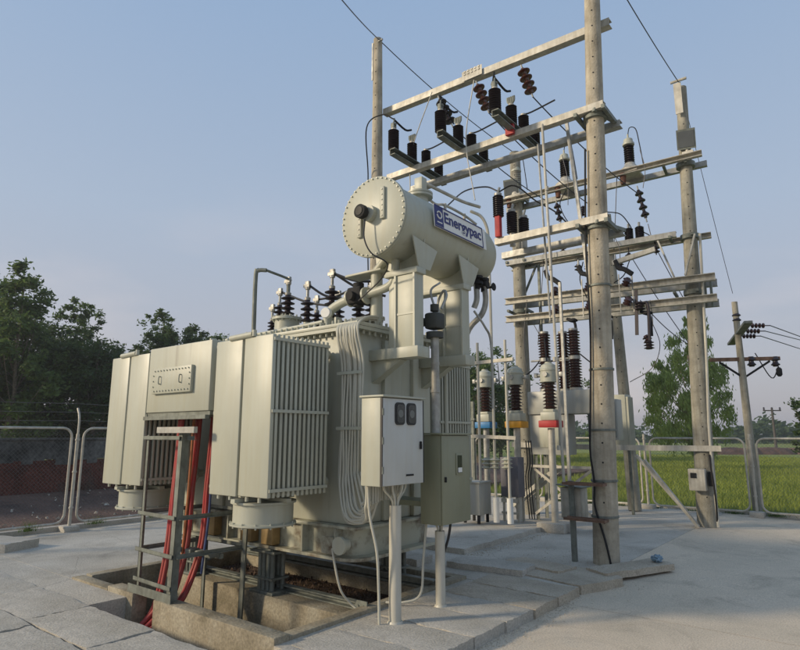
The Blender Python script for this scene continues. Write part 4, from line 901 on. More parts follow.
# vertical/leading wires
for (a, b, lab, sg) in (
    (L(632, 258, -.1), L(690, 345, .6), 'conductor sloping down right from the rear beams, left one', .05), (L(657, 250, -.1), L(700, 325, .8), 'conductor sloping down right from the rear beams, right one', .05),
    (L(648, 224, -.1), L(652, 240, -.1), 'short lead under the string right of the main pole', .0),
    (L(545, 232, -.1), L(541, 300, -.1), 'thin drop lead left of the long rod', .02), (L(541, 300, -.1), L(538, 345, -.1), 'thin lower drop lead left of the long rod', .02),
    (L(617, 172, -.1), L(614, 250, -.1), 'thin drop lead between the main pole and the right instrument transformer', .02),
    (L(690, 345, .6), L(640, 300, -.2), 'conductor crossing before the tall tree', .1)):
    wire(a, b, lab, sg, .009)
def jump(pts, lab, r=.011, m_=DARK):
    mb = MB(); mb.tube(pts, r, 6, 6); one(mb, 'jumper_wire', m_, lab, 'wire', pts[0], 'jumper leads')
jump([L(607, 212, -.1), L(620, 214, -.15), L(629, 224, -.1), L(632, 230, -.05)], 'curved black lead from the main pole to the polymer arresters')
jump([L(641, 231, -.05), L(650, 236, -.1), L(656, 246, -.1), L(657, 252, -.1)], 'short black lead right of the polymer arresters')
jump([L(566, 190, -.3), L(560, 205, -.4), L(570, 224, -.3), L(584, 226, -.2)], 'black lead hanging under the left instrument transformer')
jump([L(629, 262, -.1), L(624, 275, -.3), L(614, 283, -.4)], 'thin black lead above the right isolator')
jump([L(652, 322, -.4), L(660, 345, -.4), L(652, 368, -.3), L(630, 382, -.2)], 'thin loop lead hanging right of the leaning pole', .008, WIRE)
jump([L(527, 300, -.3), L(524, 340, -.3), L(528, 380, -.3)], 'thin drop lead beside the rear left pole', .008, WIRE)
jump([L(583, 262, -.3), L(580, 280, -.4), L(587, 298, -.4)], 'black lead beside the slanting brace', .012)
for i, (px, py, lab) in enumerate(((602, 206, 'small dark fuse carrier right beside the main pole under the uppermost beams'), (582, 210, 'small dark fuse carrier left of the main pole under the uppermost beams'), (587, 262, 'small dark fuse carrier left of the main pole over the low beams'), (620, 262, 'small dark fuse carrier right of the leaning pole over the low beams'))):
    c = L(px, py, -.15); m = MB(); m.insul((c.x, c.y, c.z-.12), .2, .03, .065, 4, (.15, 0, 1)); m.cyl((c.x-.06, c.y, c.z-.14), (c.x+.08, c.y, c.z-.12), .014, n=8)
    one(m, 'fuse_carrier', PORCD, lab, 'fuse', c, 'fuse carriers on the rear beams')
for i, (a_, b_, nm) in enumerate((((562, 155), (568, 205), 'left instrument transformer'), ((640, 150), (643, 188), 'right instrument transformer'), ((545, 232), (552, 262), 'left isolator arm'), ((612, 232), (620, 262), 'right isolator arm'), ((648, 345), (650, 300), 'lower right fuse rod'), ((534, 325), (545, 352), 'breaker left bushing'))):
    p_ = L(*a_, -.2); q_ = L(*b_, -.3); jump([p_, p_.lerp(q_, .5)+V3((.08, -.05, -.05)), q_], 'thin dropper lead at the '+nm, .008, WIRE)
m = MB()
for px, py in ((640, 306), (649, 345)):
    c = L(px, py, -.55); m.insul((c.x, c.y, c.z-.08), .16, .05, .095, 3)
a_ = L(640, 306, -.55); b_ = L(649, 345, -.55); m.tube([a_, a_+V3((.14, 0, .02)), b_+V3((.02, 0, .15)), b_], .03, 8, 4); m.bar(L(636, 290, -.5), L(637, 335, -.5), .06, .03, (0, 1, 0))
one(m, 'cable_fuse', PORCD, 'dark fuse rod hanging below the low rear beams right of the leaning pole', 'fuse', a_)
# low beam on rear poles near ground, diagonal stays, meter box
rbeam(1.75, -.34, -.22, 1.36, 1.36, .10, 'pale horizontal beam low on the floodlight pole', GALVL)
rbeam(3.6, 1.76, -.22, 1.40, 1.36, .10, 'low pale beam behind the main pole and the switchgear', GALVL)
m = MB(); m.bar((-2.74, 12.05, .0), L(636, 455, -.3), .05, .07, (0, 1, 0)); one(m, 'diagonal_stay', GALVL, 'left one of two diagonal stays at the floodlight pole foot', 'stay', (-2.74, 12.05, 0), 'diagonal stays')
m = MB(); m.bar((-2.70, 11.90, .0), L(644, 460, -.55), .05, .09, (0, 1, 0)); one(m, 'diagonal_stay', GALVL, 'right wider one of two diagonal stays at the floodlight pole foot', 'stay', (-2.70, 11.9, 0), 'diagonal stays')
MT = thing('meter_box', 'grey electric meter box strapped to the floodlight pole', 'box', (-2.6, 12.0, .8))
m = MB(); m.box(-2.80, -2.52, 11.90, 12.06, .62, 1.0, .012); m.build('box_body', GALVL, MT); m = MB(); m.box(-2.76, -2.66, 11.885, 11.899, .84, .93, .004); m.build('dial', DARK, MT)
m = MB(); m.box(-2.50, -2.42, 12.0, 12.1, .7, .95, .01); m.build('breaker', DARK, MT)
m = MB(); m.tube([(-2.27, 12.11, 5.4), (-2.36, 12.12, 3.0), (-2.42, 12.1, 1.8), (-2.42, 12.07, 1.0), (-2.41, 12.06, .0)], .025, 8, 3); one(m, 'pole_pipe', PVC, 'thin cream pipe running up the right face of the floodlight pole', 'pipe', (-2.41, 12.06, 0))
mb = MB(); mb.tube([(-2.45, 12.05, 1.25), (-2.43, 12.0, 1.0), (-2.40, 12.0, .5), (-2.42, 12.05, .1)], .018, 6, 5); one(mb, 'pole_cable', DARK, 'dark cable below the meter box on the floodlight pole', 'cable', (-2.45, 12.05, 1.25))

# ------------------------------------------------------------------ current transformers with coloured bases
def ctx(p, colm, cn, zoff=0.):
    I = thing('current_transformer', 'cream current transformer with brown ribs on a %s base box' % cn, 'transformer', (p[0], p[1], 0), 'current transformers on posts')
    x, y = p; z = zoff
    m = MB(); m.cyl((x, y, .10), (x, y, 1.72+z), .06, n=16); m.build('post', GALVL if cn != 'blue' else GALV, I)
    m = MB(); m.box(x-.17, x+.17, y-.15, y+.15, 1.73+z, 1.85+z, .012); m.build('base_box', colm, I)
    m = MB(); m.box(x-.14, x+.14, y-.13, y+.13, 1.853+z, 2.00+z, .015); m.box(x-.10, x+.10, y-.1, y+.1, 2.0+z, 2.05+z, .01); m.build('base_top', PAINT2, I)
    m = MB(); m.insul((x, y, 2.05+z), .48, .075, .125, 8); m.build('insulator', PORC, I)
    m = MB(); m.lathe((x, y, 2.52+z), [(.12, 0), (.155, .01), (.155, .20), (.165, .21), (.165, .24), (.15, .25), (.13, .31), (.06, .35), (.0601, .37)], n=28); m.build('head', PAINT2, I)
    m = MB()
    for s_ in (-1, 1): m.cyl((x+s_*.15, y, 2.66+z), (x+s_*.24, y, 2.66+z), .028, n=12); m.box(x+s_*.24-.03, x+s_*.24+.03, y-.04, y+.04, 2.62+z, 2.70+z, .006)
    m.cyl((x, y-.15, 2.66+z), (x, y-.18, 2.66+z), .045, n=16); each(m, 'terminal', GALV, I)
    return V3((x, y, 2.66+z))
c3 = ctx((-4.53, 10.0), REDP, 'red'); c2 = ctx((-5.28, 10.15), YELP, 'yellow'); c1 = ctx((-6.05, 10.35), BLUP, 'blue')
m = MB(); m.box(-4.78, -4.28, 9.78, 10.22, -.02, .13, .01); one(m, 'pedestal', SLAB, 'square concrete pedestal under the red based transformer post', 'pedestal', (-4.53, 10, 0))
# switchgear cabinet (breaker) with bushings
VB = thing('circuit_breaker', 'grey outdoor circuit breaker cabinet on legs with tall brown bushings', 'breaker', (-5.0, 11.2, 0))
xa, xb = Y(528, 415, 11.0).x, Y(592, 415, 11.0).x
m = MB(); m.box(xa, xb, 11.0, 11.6, 2.0, 2.45, .015); m.build('tank', GREYP, VB)
m = MB(); m.box(xa, Y(566, 440, 11.05).x, 11.05, 11.55, 1.22, 1.998, .012); cab = m.build('mechanism_cabinet', GREYP, VB)
x0_ = Y(540, 450, 11.03).x; m = MB(); m.box(x0_, x0_+.40, 11.032, 11.049, 1.36, 1.80, .005); m.build('door', ORN if False else PAINT, cab)
for k, px in enumerate((547, 577, 566)):
    q = Y(px, 405, 11.15+.2*(k == 2)); x = q.x; y = q.y
    m = MB(); m.insul((x, y, 2.50), .55, .085, .135, 10); m.insul((x, y, 3.12), .50, .08, .125, 9); b = m.build('bushing', PORC, VB)
    m = MB(); m.cyl((x, y, 2.45), (x, y, 2.50), .12, n=18); m.cyl((x, y, 3.05), (x, y, 3.12), .11, n=18); m.cyl((x, y, 3.62), (x, y, 3.66), .09, n=16); m.cyl((x-.12, y, 3.08), (x-.3, y, 3.08), .02, n=8); each(m, 'cap', GALV, b)
for (x, y) in ((xa+.05, 11.1), (xb-.05, 11.1), (xa+.05, 11.5), (xb-.05, 11.5)):
    m = MB(); angle(m, (x, y, -.02), (x, y, 2.0), .07, .008); m.build('leg', GALVD, VB)
m = MB()
m.bar((xa, 11.05, 1.0), (xb, 11.05, 1.0), .03, .05); m.bar((xa+.05, 11.07, .1), (xb-.1, 11.07, .95), .02, .05); m.bar((xb-.1, 11.09, .1), (xa+.05, 11.09, .95), .02, .05)
m.build('cross_brace', GALVL, VB)
m = MB(); m.bar((xa-.6, 11.25, .15), (xa+.5, 11.2, 1.0), .03, .08, (0, 0, 1)); m.bar((xa-.5, 11.3, .15), (xa+.6, 11.25, 1.0), .03, .06); m.build('diagonal_stay', YELP if False else PVC, VB)
for a, b, n_ in ((c3, V3((Y(547, 405, 11.15).x, 11.15, 3.62)), 'red'), (c2, V3((Y(547, 405, 11.15).x-.1, 11.15, 3.1)), 'yellow')):
    wire(a, b, 'short lead from the %s based transformer to the breaker bushing' % n_, .1, .014, 'jumper_wire', DARK, 'jumper leads')
mb = MB(); mb.tube([L(566, 345, -.5), L(576, 351, -.5), L(590, 362, -.5)], .014, 6, 6); one(mb, 'jumper_wire', DARK, 'short curved lead from the breaker bushing toward the main pole', 'wire', L(566, 345, -.5), 'jumper leads')
# equipment seen right of main pole behind
q = Y(622, 425, 12.9); EB = thing('switch_panel', 'pale finned switch panel seen between the main pole and the leaning pole', 'panel', (q.x, 12.9, 0))
m = MB(); m.box(q.x-.35, q.x+.1, 12.9, 13.3, 1.35, 2.45, .015); m.build('panel_body', PAINT2, EB)
m = MB(); 
for i in range(6): m.box(q.x+.101, q.x+.15, 12.92+i*.06, 12.945+i*.06, 1.4, 2.4)
m.build('fins', PAINT2, EB)
m = MB()
for x in (q.x-.3, q.x+.05): m.box(x, x+.05, 13.0, 13.05, -.02, 1.35)
each(m, 'leg', GALVD, EB)
q = Y(603, 430, 11.9); A2 = thing('heater_panel', 'dark ribbed grey panel just left of the main pole', 'panel', (q.x, 11.9, 0))
m = MB(); m.box(q.x-.3, q.x+.3, 11.9, 12.2, 1.5, 2.3, .01); m.build('panel_body', GREYP, A2); m = MB()
for i in range(9): m.box(q.x-.28+i*.065, q.x-.255+i*.065, 11.86, 11.899, 1.55, 2.25)
m.build('fins', GALVD, A2); m = MB(); m.box(q.x-.03, q.x+.03, 12.0, 12.06, -.02, 1.5); m.build('leg', GALVD, A2)
# pipes frame (tall posts)
PF = thing('pipe_rack', 'rack of three tall pale pipes with two crossbars right of the tank', 'pipe rack', (-5.8, 9.6, 0))
for px in (481, 496, 510):
    b = Y(px, 500, 9.55); m = MB(); m.cyl((b.x, b.y, .1), (b.x, b.y, 3.3 if px != 496 else 5.2), .026, n=10)
    if px == 496: m.tube([(b.x, b.y, 5.2), (b.x-.03, b.y, 5.5), (b.x-.14, b.y-.02, 5.75), (b.x-.35, b.y-.05, 5.9)], .03, 10, 6)
    m.build('pipe', PVC, PF)
    m = MB(); m.cyl((b.x, b.y, .1), (b.x, b.y, .52), .055, n=12); m.build('sleeve', WHITE, PF)
m = MB()
for pa, pb in (((466, 364), (513, 359)), ((470, 436), (516, 438))):
    m.bar(Y(*pa, 9.5), Y(*pb, 9.5), .04, .06)
each(m, 'crossbar', GALVL, PF)
m = MB()
for px in (487, 495, 507): q = Y(px, 462, 9.6); m.insul((q.x, q.y, q.z-.12), .2, .05, .10, 3)
each(m, 'support_insulator', PAINT2, PF)
# kiosk
K = thing('marshalling_kiosk', 'small light grey kiosk on short feet behind the olive cabinet', 'cabinet', (-5.6, 9.5, .1))
m = MB(); m.box(-6.0, -5.62, 9.32, 9.72, .22, .76, .008); m.build('kiosk_body', GREYP, K); m = MB(); m.box(-6.02, -5.60, 9.30, 9.74, .76, .785, .004); m.build('roof', GREYP, K)
m = MB(); m.box(-5.97, -5.93, 9.35, 9.39, .07, .22); m.box(-5.69, -5.65, 9.35, 9.39, .07, .22); m.box(-5.97, -5.93, 9.65, 9.69, .07, .22); m.box(-5.69, -5.65, 9.65, 9.69, .07, .22); each(m, 'foot', DARK, K)
q = Y(513, 520, 10.0); K2 = thing('junction_cabinet', 'tall violet grey cabinet on a stool frame behind the kiosk', 'cabinet', (q.x, 10, .1))
m = MB(); m.box(q.x-.2, q.x+.16, 9.95, 10.2, .50, 1.20, .008); m.build('cabinet_body', mat('violet_grey', (.15, .145, .165), .5), K2)
m = MB(); 
for x in (q.x-.18, q.x+.11): m.box(x, x+.04, 9.97, 10.0, .07, .5); m.box(x, x+.04, 10.15, 10.18, .07, .5)
m.box(q.x-.2, q.x+.16, 9.95, 9.97, .4, .47); m.box(q.x-.2, q.x+.16, 9.955, 9.975, .2, .24); m.build('stand', GALVL, K2)
m = MB(); a0 = Y(528, 500, 10.2)
for i in range(3):
    x = a0.x+.05*i-.05; m.tube([(x, 10.3, 1.5), (x+.03, 10.28, 1.1), (x-.03, 10.3, .8), (x+.02, 10.3, .1)], .011, 6, 5)
one(m, 'cable_riser', BLACK, 'dark cables rising beside the violet grey cabinet', 'cables', (a0.x, 10.3, .1))
# far pale posts seen in gaps
for i, (px, lab) in enumerate(((474, 'thin upright post left of the blue based transformer'), (520, 'dark upright steel channel behind the yellow based transformer'))):
    q = Y(px, 500, 10.9); m = MB(); m.box(q.x-.03, q.x+.03, 10.9, 10.96, -.02, 2.3); m.box(q.x-.06, q.x+.06, 10.88, 10.98, 1.9, 1.95); one(m, 'steel_post', GALVD, lab, 'post', (q.x, 10.9, 0), 'steel posts')
m = MB(); q = Y(571, 520, 9.9); m.box(q.x-.022, q.x+.022, 9.9, 9.95, -.02, 4.3); one(m, 'steel_post', GALV, 'tall grey steel post between the red based transformer and the main pole', 'post', (q.x, 9.9, 0), 'steel posts')

# ------------------------------------------------------------------ fences
FG = 'chain link fence panels'
MESH = mat('fence_wire', (.16, .16, .15), .6, .4)
def panel(p0, p1, z0, z1, lab, wr=.0017, sp=.065):
    p0 = V3(p0); p1 = V3(p1); u = (p1-p0); W = u.length; u.normalize(); H = z1-z0
    Pn = thing('chain_link_fence', lab, 'fence', (p0.x, p0.y, z0), FG)
    def P(a, b): return p0+u*a+V3((0, 0, z0+b-p0.z))
    r = .16; pts = []
    for (ca, cb, a0) in ((W-r, H-r, 0), (r, H-r, 90), (r, r, 180), (W-r, r, 270)):
        for k in range(6): a = math.radians(a0+90*k/5); pts.append(P(ca+r*math.cos(a), cb+r*math.sin(a)))
    m = MB(); m.tube(pts+[pts[0]], .021, 8, 1); m.build('frame', GALVL, Pn)
    m = MB(); nrm = u.cross(V3((0, 0, 1)))
    k = -H
    while k < W:
        for s_ in (1, -1):
            # line a = k + t (s=1) b=t ; or mirrored b = H-t
            t0 = max(0, -k); t1 = min(H, W-k)
            if t1-t0 > .1:
                q0 = P(k+t0, t0 if s_ > 0 else H-t0)+nrm*.002*s_; q1 = P(k+t1, t1 if s_ > 0 else H-t1)+nrm*.002*s_
                m.cyl(q0, q1, wr, n=3, cap=False)
        k += sp
    m.build('mesh', MESH, Pn, smooth=False)
    return Pn
def fpost(p, h, lab, horn=None):
    P = thing('fence_post', lab, 'post', p, 'fence posts'); x, y = p[0], p[1]
    m = MB(); m.cyl((x, y, -.05), (x, y, h), .028, n=12); 
    for z in (.35, .95, 1.5): m.lathe((x, y, z), [(.032, 0), (.038, .005), (.038, .03), (.032, .035)], n=12)
    m.build('shaft', GALVL, P)
    if horn: m = MB(); m.tube([(x, y, h), (x, y, h+.22), (x+horn[0]*.03, y+horn[1]*.03, h+.34), (x+horn[0]*.1, y+horn[1]*.1, h+.45)], .02, 8, 5); m.build('horn', GALVL, P)
    m = MB(); m.box(x-.13, x+.13, y-.13, y+.13, -.05, .07, .02); m.build('footing', SLAB, P)
FX = -11.08
ylist = [-1.3, 1.75, 4.83, 7.9, 10.97]
ln_ = ['out of the left edge', 'left of the curved topped post', 'right of the curved topped post, partly behind the left radiator', 'behind the transformer', 'in the far left corner']
for i in range(4):
    panel((FX, ylist[i]+.10, .12), (FX, ylist[i+1]-.10, .12), .12, 1.72, 'chain link panel '+ln_[i])
for i, y in enumerate(ylist):
    fpost((FX, y, 0), 1.62, 'left fence post '+('beyond the left edge', 'second from the camera', 'with curved top, nearest the transformer', 'behind the radiators', 'at the far left corner')[i], (-1, 0))
FY = 14.35
xl = [-11.0, -8.85, -6.7, -4.25, -2.13, .2, 2.5]
for i in range(6):
    panel((xl[i]+.11, FY, .05), (xl[i+1]-.11, FY, .05), .06, 1.53, 'chain link panel of the rear fence, '+('hidden behind the transformer, far left', 'behind the blue based transformer', 'behind the breaker cabinet', 'before the tall tree', 'at the right edge of the photo', 'beyond the right edge')[i])
for i, x in enumerate(xl):
    fpost((x, FY, 0), 1.62, 'rear fence post '+('at the far left corner', 'behind the kiosk', 'behind the breaker', 'just right of the leaning pole', 'beside the thin far pole', 'beyond the right edge', 'last beyond the right edge')[i])
# barbed strands
for k, z in enumerate((1.85, 2.0, 2.15)):
    wire((FX-.08, -1.3, z), (FX-.08, 4.83, z), 'barbed strand above the left fence, %s' % ('lowest', 'middle', 'topmost')[k], .03, .004, 'fence_strand', MESH, 'fence strands')
    wire((FX-.08, 4.84, z), (FX-.08, 10.97, z), 'barbed strand behind the transformer, %s' % ('lowest', 'middle', 'topmost')[k], .03, .004, 'fence_strand', MESH, 'fence strands')
# brick wall behind left fence
BW = thing('brick_wall', 'old boundary wall, grey plaster above red brick, behind the left fence', 'wall', (-16, 6, -.3))
m = MB(); rr = random.Random(31)
for r_ in range(10):
    y = -14+(.12 if r_ % 2 else 0)
    while y < 24:
        o_ = rr.uniform(0, .02); m.box(-16.2, -16.0+o_, y+.004, y+.236, .14+r_*.085+.006, .14+(r_+1)*.085); y += .24
m.box(-16.18, -16.01, -14, 24, -.3, .99); m.build('brickwork', BRICK, BW, smooth=False)
m = MB()
for k in range(150):
    y = -14+k*.253; m.box(-16.17, -15.985+rr.uniform(0, .01), y, y+.2529, rr.uniform(.86, 1.02), 1.47)
m.box(-16.22, -15.95, -14, 24, 1.471, 1.53, .01); m.build('plaster', PLAST, BW)
m = MB(); rr = random.Random(13)
for i in range(400):
    x = rr.uniform(-15.9, -11.6); y = rr.uniform(-4, 14); r = rr.uniform(.02, .08); c = V3((x, y, -.10+.33*max(0, (-11.6-x)/4.2)**1.3))
    vs = [c+V3((rr.uniform(-1, 1)*r, rr.uniform(-1, 1)*r, 0)) for _ in range(3)]+[c+V3((rr.uniform(-.6, .6)*r, rr.uniform(-.6, .6)*r, r*.7)) for _ in range(3)]
    m.add(vs, [(0, 1, 2), (3, 5, 4), (0, 3, 4, 1), (1, 4, 5, 2), (2, 5, 3, 0)])
o = m.build('rubble_stones', SLAB, smooth=False); o['kind'] = 'stuff'

r = random.Random(91); m = MB()
for i in range(2600):
    k = r.random()
    if k < .35: x, y, z = -2.74+abs(r.gauss(0, .10)), r.uniform(2.6, 6.5), -.10
    elif k < .6: x, y, z = -4.62+abs(r.gauss(0, .09)), r.uniform(7.3, 10.3), YA
    elif k < .8: x, y, z = r.uniform(-4.2, -2.2), r.gauss(7.5, .5), YA
    else: x, y, z = -11.15+abs(r.gauss(0, .15)), r.uniform(1, 12), YA
    if k >= .6 and k < .8 and x > -2.75: z = -.085
    q = r.uniform(.003, .013); c = V3((x, y, z)); vs = [c+V3((math.cos(a)*q*r.uniform(.6, 1.2), math.sin(a)*q*r.uniform(.6, 1.2), 0)) for a in (0, 2.1, 4.2)]+[c+V3((0, 0, q*r.uniform(.5, 1.1)))]
    m.add(vs, [(0, 1, 3), (1, 2, 3), (2, 0, 3), (0, 2, 1)])
o = m.build('loose_grit', SLABT, smooth=False); o['kind'] = 'stuff'
def grass0(n, fx, h0, h1, m_, sd):
    r = random.Random(sd); vs = []; fs = []
    for k in range(n):
        x, y, z = fx(r); h = r.uniform(h0, h1)*(.55+.45*math.sin(x*.9+y*.35)*math.sin(y*.7-x*.2))+h0*.3; a = r.uniform(0, 2*PI); w = .006; o = len(vs)
        vs += [(x-w*math.cos(a), y-w*math.sin(a), z), (x+w*math.cos(a), y+w*math.sin(a), z), (x+r.uniform(-.5, .5)*h, y+r.uniform(-.5, .5)*h, z+h)]; fs.append((o, o+1, o+2))
    me = bpy.data.meshes.new('weeds_grass'); me.from_pydata(vs, [], fs); me.materials.append(m_); ob = bpy.data.objects.new('weeds_grass', me); COL.objects.link(ob); ob['kind'] = 'stuff'
def weedspot(r):
    k = r.random()
    if k < .7: c = int(r.random()*14); return (-8+c*.77+r.gauss(0, .10), 14.5+r.gauss(0, .05), YA)
    return (-11.1+r.gauss(0, .04), 2+int(r.random()*9)*1.1+r.gauss(0, .08), .05)
grass0(2200, weedspot, .05, .22, LEAFM, 17)
# ------------------------------------------------------------------ far poles
def utility(base, h, lab, scale=1.):
    base = V3(base); U = thing('utility_pole', lab, 'pole', base, 'utility poles beyond the fence'); x, y = base.x, base.y
    m = MB(); m.cyl((x, y, -.3), (x-.03, y, h), .10*scale, .06*scale, n=18); m.build('shaft', CONG, U)
    a = V3((.80, .60, 0))
    m = MB(); c = V3((x, y, h*.70)); m.bar(c-a*.25-a*.45+V3((0, 0, .05)), c+a*.82+V3((0, 0, .08)), .06, .08); m.build('lower_arm', WOOD, U)
    b = V3((.35, -.93, .12)).normalized(); m = MB(); c2 = V3((x, y, h*.84)); m.bar(c2-b*.9, c2+b*.9, .16, .05); m.build('upper_arm', GALVD, U)
    m = MB(); m.bar(c+a*.0-V3((0, 0, .35)), c+a*.6+V3((0, 0, .02)), .03, .04); m.bar(c-V3((0, 0, .35)), c-a*.5, .03, .04); m.build('strut', DARK, U)
    for i, (p_, d_) in enumerate(((c2+b*.2+a*.12, a), (c2+b*.62+a*.12, a), (c2+b*-.2+a*.12, a))):
        m = MB()
        for k in range(4): m.lathe(p_+d_*(k*.075), [(.02, 0), (.055, .02), (.055, .035), (.02, .055)], d_, 14)
        m.cyl(p_-d_*.1, p_+d_*.4, .012, n=8); m.build('insulator_string', PORC, U)
    for q in (c+a*.72, c+a*.2, V3((x-.02, y, h*.92))):
        m = MB(); m.insul(q+V3((0, 0, -.10 if q is not None else 0)), .22, .05, .09, 2); m.build('pin_insulator', PORCD, U)
    m = MB(); e = c+a*.78; m.lathe(e-V3((0, 0, .32)), [(.03, 0), (.06, .04), (.06, .16), (.03, .2)], n=14); m.build('lightning_arrester', DARK, U)
    m = MB(); m.tube([c+a*.3+V3((0, 0, .2)), c+a*.6+V3((0, 0, -.35)), c+a*.78+V3((0, 0, -.1))], .012, 6, 6); m.build('jumper', DARK, U)
    return [c2+b*.2+a*.52, c2+b*.62+a*.52, c2-b*.2+a*.52], c+a*1.15
u1, u2 = utility((-2.205, 13.954+1.0, -.0), 4.55, 'thin concrete utility pole with rusty crossarm behind the right fence')
far_u = (95, 90)
for k in range(3):
    wire(u1[k], D(900, 356-6+k*8, 40), 'distribution line leaving right from the thin utility pole, %s' % ('upper', 'middle', 'lower')[k], .3, .011)
wire(Rtop, (-2.25, 14.95, 4.75), 'sky wire from the floodlight pole down to the thin utility pole', .05, .006)
up2 = D(775, 437, 75); U2 = thing('utility_pole', 'distant small utility pole with crossarm at far right', 'pole', (up2.x, up2.y, -.3), 'utility poles beyond the fence')
DW = mat('dark_wood', (.09, .08, .07), .85)
m = MB(); m.cyl((up2.x, up2.y, -.3), (up2.x, up2.y, 4.9), .17, .12, n=10); m.build('shaft', DW, U2)
m = MB(); m.bar(V3((up2.x, up2.y, 4.6))-rt*1.1, V3((up2.x, up2.y, 4.6))+rt*1.1, .14, .14); m.build('crossarm', DW, U2)
m = MB()
for k in (-1, 0, 1): q = V3((up2.x, up2.y, 4.67))+rt*k; m.insul(q, .35, .06, .14, 2)
m.build('pin_insulator', PORCD, U2)

# ------------------------------------------------------------------ trees
def crown(seed, spec, leaf, nleaf, droop=0.):
    """spec: list of (centre, radii, clumps). Leaves gather round clump centres."""
    r = random.Random(seed); vs = []; fs = []; tot = sum(s[2] for s in spec); cl = []
    for c, rad, n in spec:
        for i in range(n):
            while True:
                d = V3((r.uniform(-1, 1), r.uniform(-1, 1), r.uniform(-1, 1)))
                if .25 < d.length < 1: break
            d = d*(.6+.4*r.random()) if r.random() < .25 else d.normalized()*r.uniform(.6, 1.05)
            cl.append((V3(c)+V3((d.x*rad[0], d.y*rad[1], d.z*rad[2])), r.uniform(.10, .24)*(rad[0]+rad[2])*.5))
    for c, s_ in cl:
        k = max(8, int(nleaf/len(cl)*r.uniform(.4, 1.6)))
        for i in range(k):
            d = V3((r.gauss(0, 1), r.gauss(0, 1), r.gauss(0, .8)))*s_*.55
            if droop: d.z -= abs(r.gauss(0, 1))*droop*s_
            p = c+d; a = V3((r.gauss(0, 1), r.gauss(0, 1), r.gauss(0, .6))).normalized(); b = a.orthogonal().normalized()
            b = (b*math.cos(i)+a.cross(b)*math.sin(i)); l = leaf*r.uniform(.6, 1.4); w = l*(.45 if not droop else .28)
            if droop: a = (a*.5+V3((0, 0, -1))).normalized(); b = a.orthogonal().normalized()
            o = len(vs); vs += [p-a*l*.5, p+b*w*.5, p+a*l*.5, p-b*w*.5]; fs.append((o, o+1, o+2, o+3))
    return vs, fs, cl
def tree(seed, loc, h, spec, lab, leaf=.2, nleaf=9000, m_=LEAFD, tr=.16, bark=BARK, cat='tree', grp='trees', droop=0., name='broadleaf_tree', lean=(0, 0)):
    T_ = thing(name, lab, cat, loc, grp); L0 = V3(loc); r = random.Random(seed+1)
    spec = [(V3(c)+L0, rad, n) for c, rad, n in spec]; vs, fs, cl = crown(seed, spec, leaf, nleaf, droop)
    m = MB(); top = L0+V3((lean[0], lean[1], h*.86)); P = [L0+(top-L0)*t+V3((r.uniform(-1, 1), r.uniform(-1, 1), 0))*h*.012*(t > 0) for t in (0, .2, .4, .6, .8, 1)]
    for i in range(5): m.cyl(P[i], P[i+1], tr*(1-i*.17), tr*(1-(i+1)*.17), n=10, cap=False)
    for c, s_ in r.sample(cl, min(len(cl), 34 if tr > .1 else 9)):
        t = max(.15 if tr > .1 else .6, min(.85, ((c.z-L0.z)/h)*r.uniform(.55, .85))); b = L0+(top-L0)*t; mid = b.lerp(c, .5)+V3((0, 0, -.06*h*r.random()))
        m.tube([b, mid, c], tr*.16*(1.2-t), 5, 3)
    m.build('trunk', bark, T_)
    cm = MB(); cm.v = [tuple(v) for v in vs]; cm.f = fs
    o0 = Vec(T_); me = bpy.data.meshes.new('crown'); me.from_pydata([(v[0]-o0[0], v[1]-o0[1], v[2]-o0[2]) for v in cm.v], [], fs); me.materials.append(m_)
    ob = bpy.data.objects.new('crown', me); COL.objects.link(ob); ob.parent = T_
    return T_
def at(px, d, z=-.3): q = D(px, 435, d); return (q.x, q.y, z)
def zt(py, d): return CH+(435-py)/605.*d*1.0
# left mass: (px, depth, top py, half width m, colour, kind)
LT = [(-25, 34, 262, 3.0, 'tall'), (8, 33, 250, 2.1, 'tall'), (28, 36, 312, 2.6, 'low'), (70, 41, 290, 1.7, 'thin'), (52, 38, 325, 2.6, 'low'), (92, 37, 330, 2.3, 'low'), (125, 40, 342, 2.0, 'low'), (152, 42, 303, 1.3, 'thin'), (180, 44, 318, 1.9, 'mid'), (212, 46, 327, 1.2, 'mid'), (148, 46, 335, 2.6, 'low'), (-60, 36, 300, 3.2, 'low'), (10, 40, 306, 3.2, 'low'), (240, 50, 345, 2.2, 'mid'), (280, 52, 352, 2.6, 'mid'), (110, 50, 335, 3.0, 'low')]
tl = ['dark tree out of the left edge', 'tall airy tree at the left edge reaching highest', 'dark bushy tree under the tall one at the left edge', 'slender tree with a tufted round crown above the left wood', 'dark bushy tree below the slender tufted one', 'dark bushy tree left of the left radiator', 'low dark tree just touching the left radiator', 'slender airy tree above the left radiator', 'round topped tree above the cable box', 'small tree peeping over the cable box right end', 'low dark tree behind the left radiator', 'dark tree beyond the left edge, furthest out', 'dark tree filling the gap behind the left edge', 'tree hidden behind the right radiator', 'tree hidden behind the bushings', 'dark backmost tree behind the left wood']
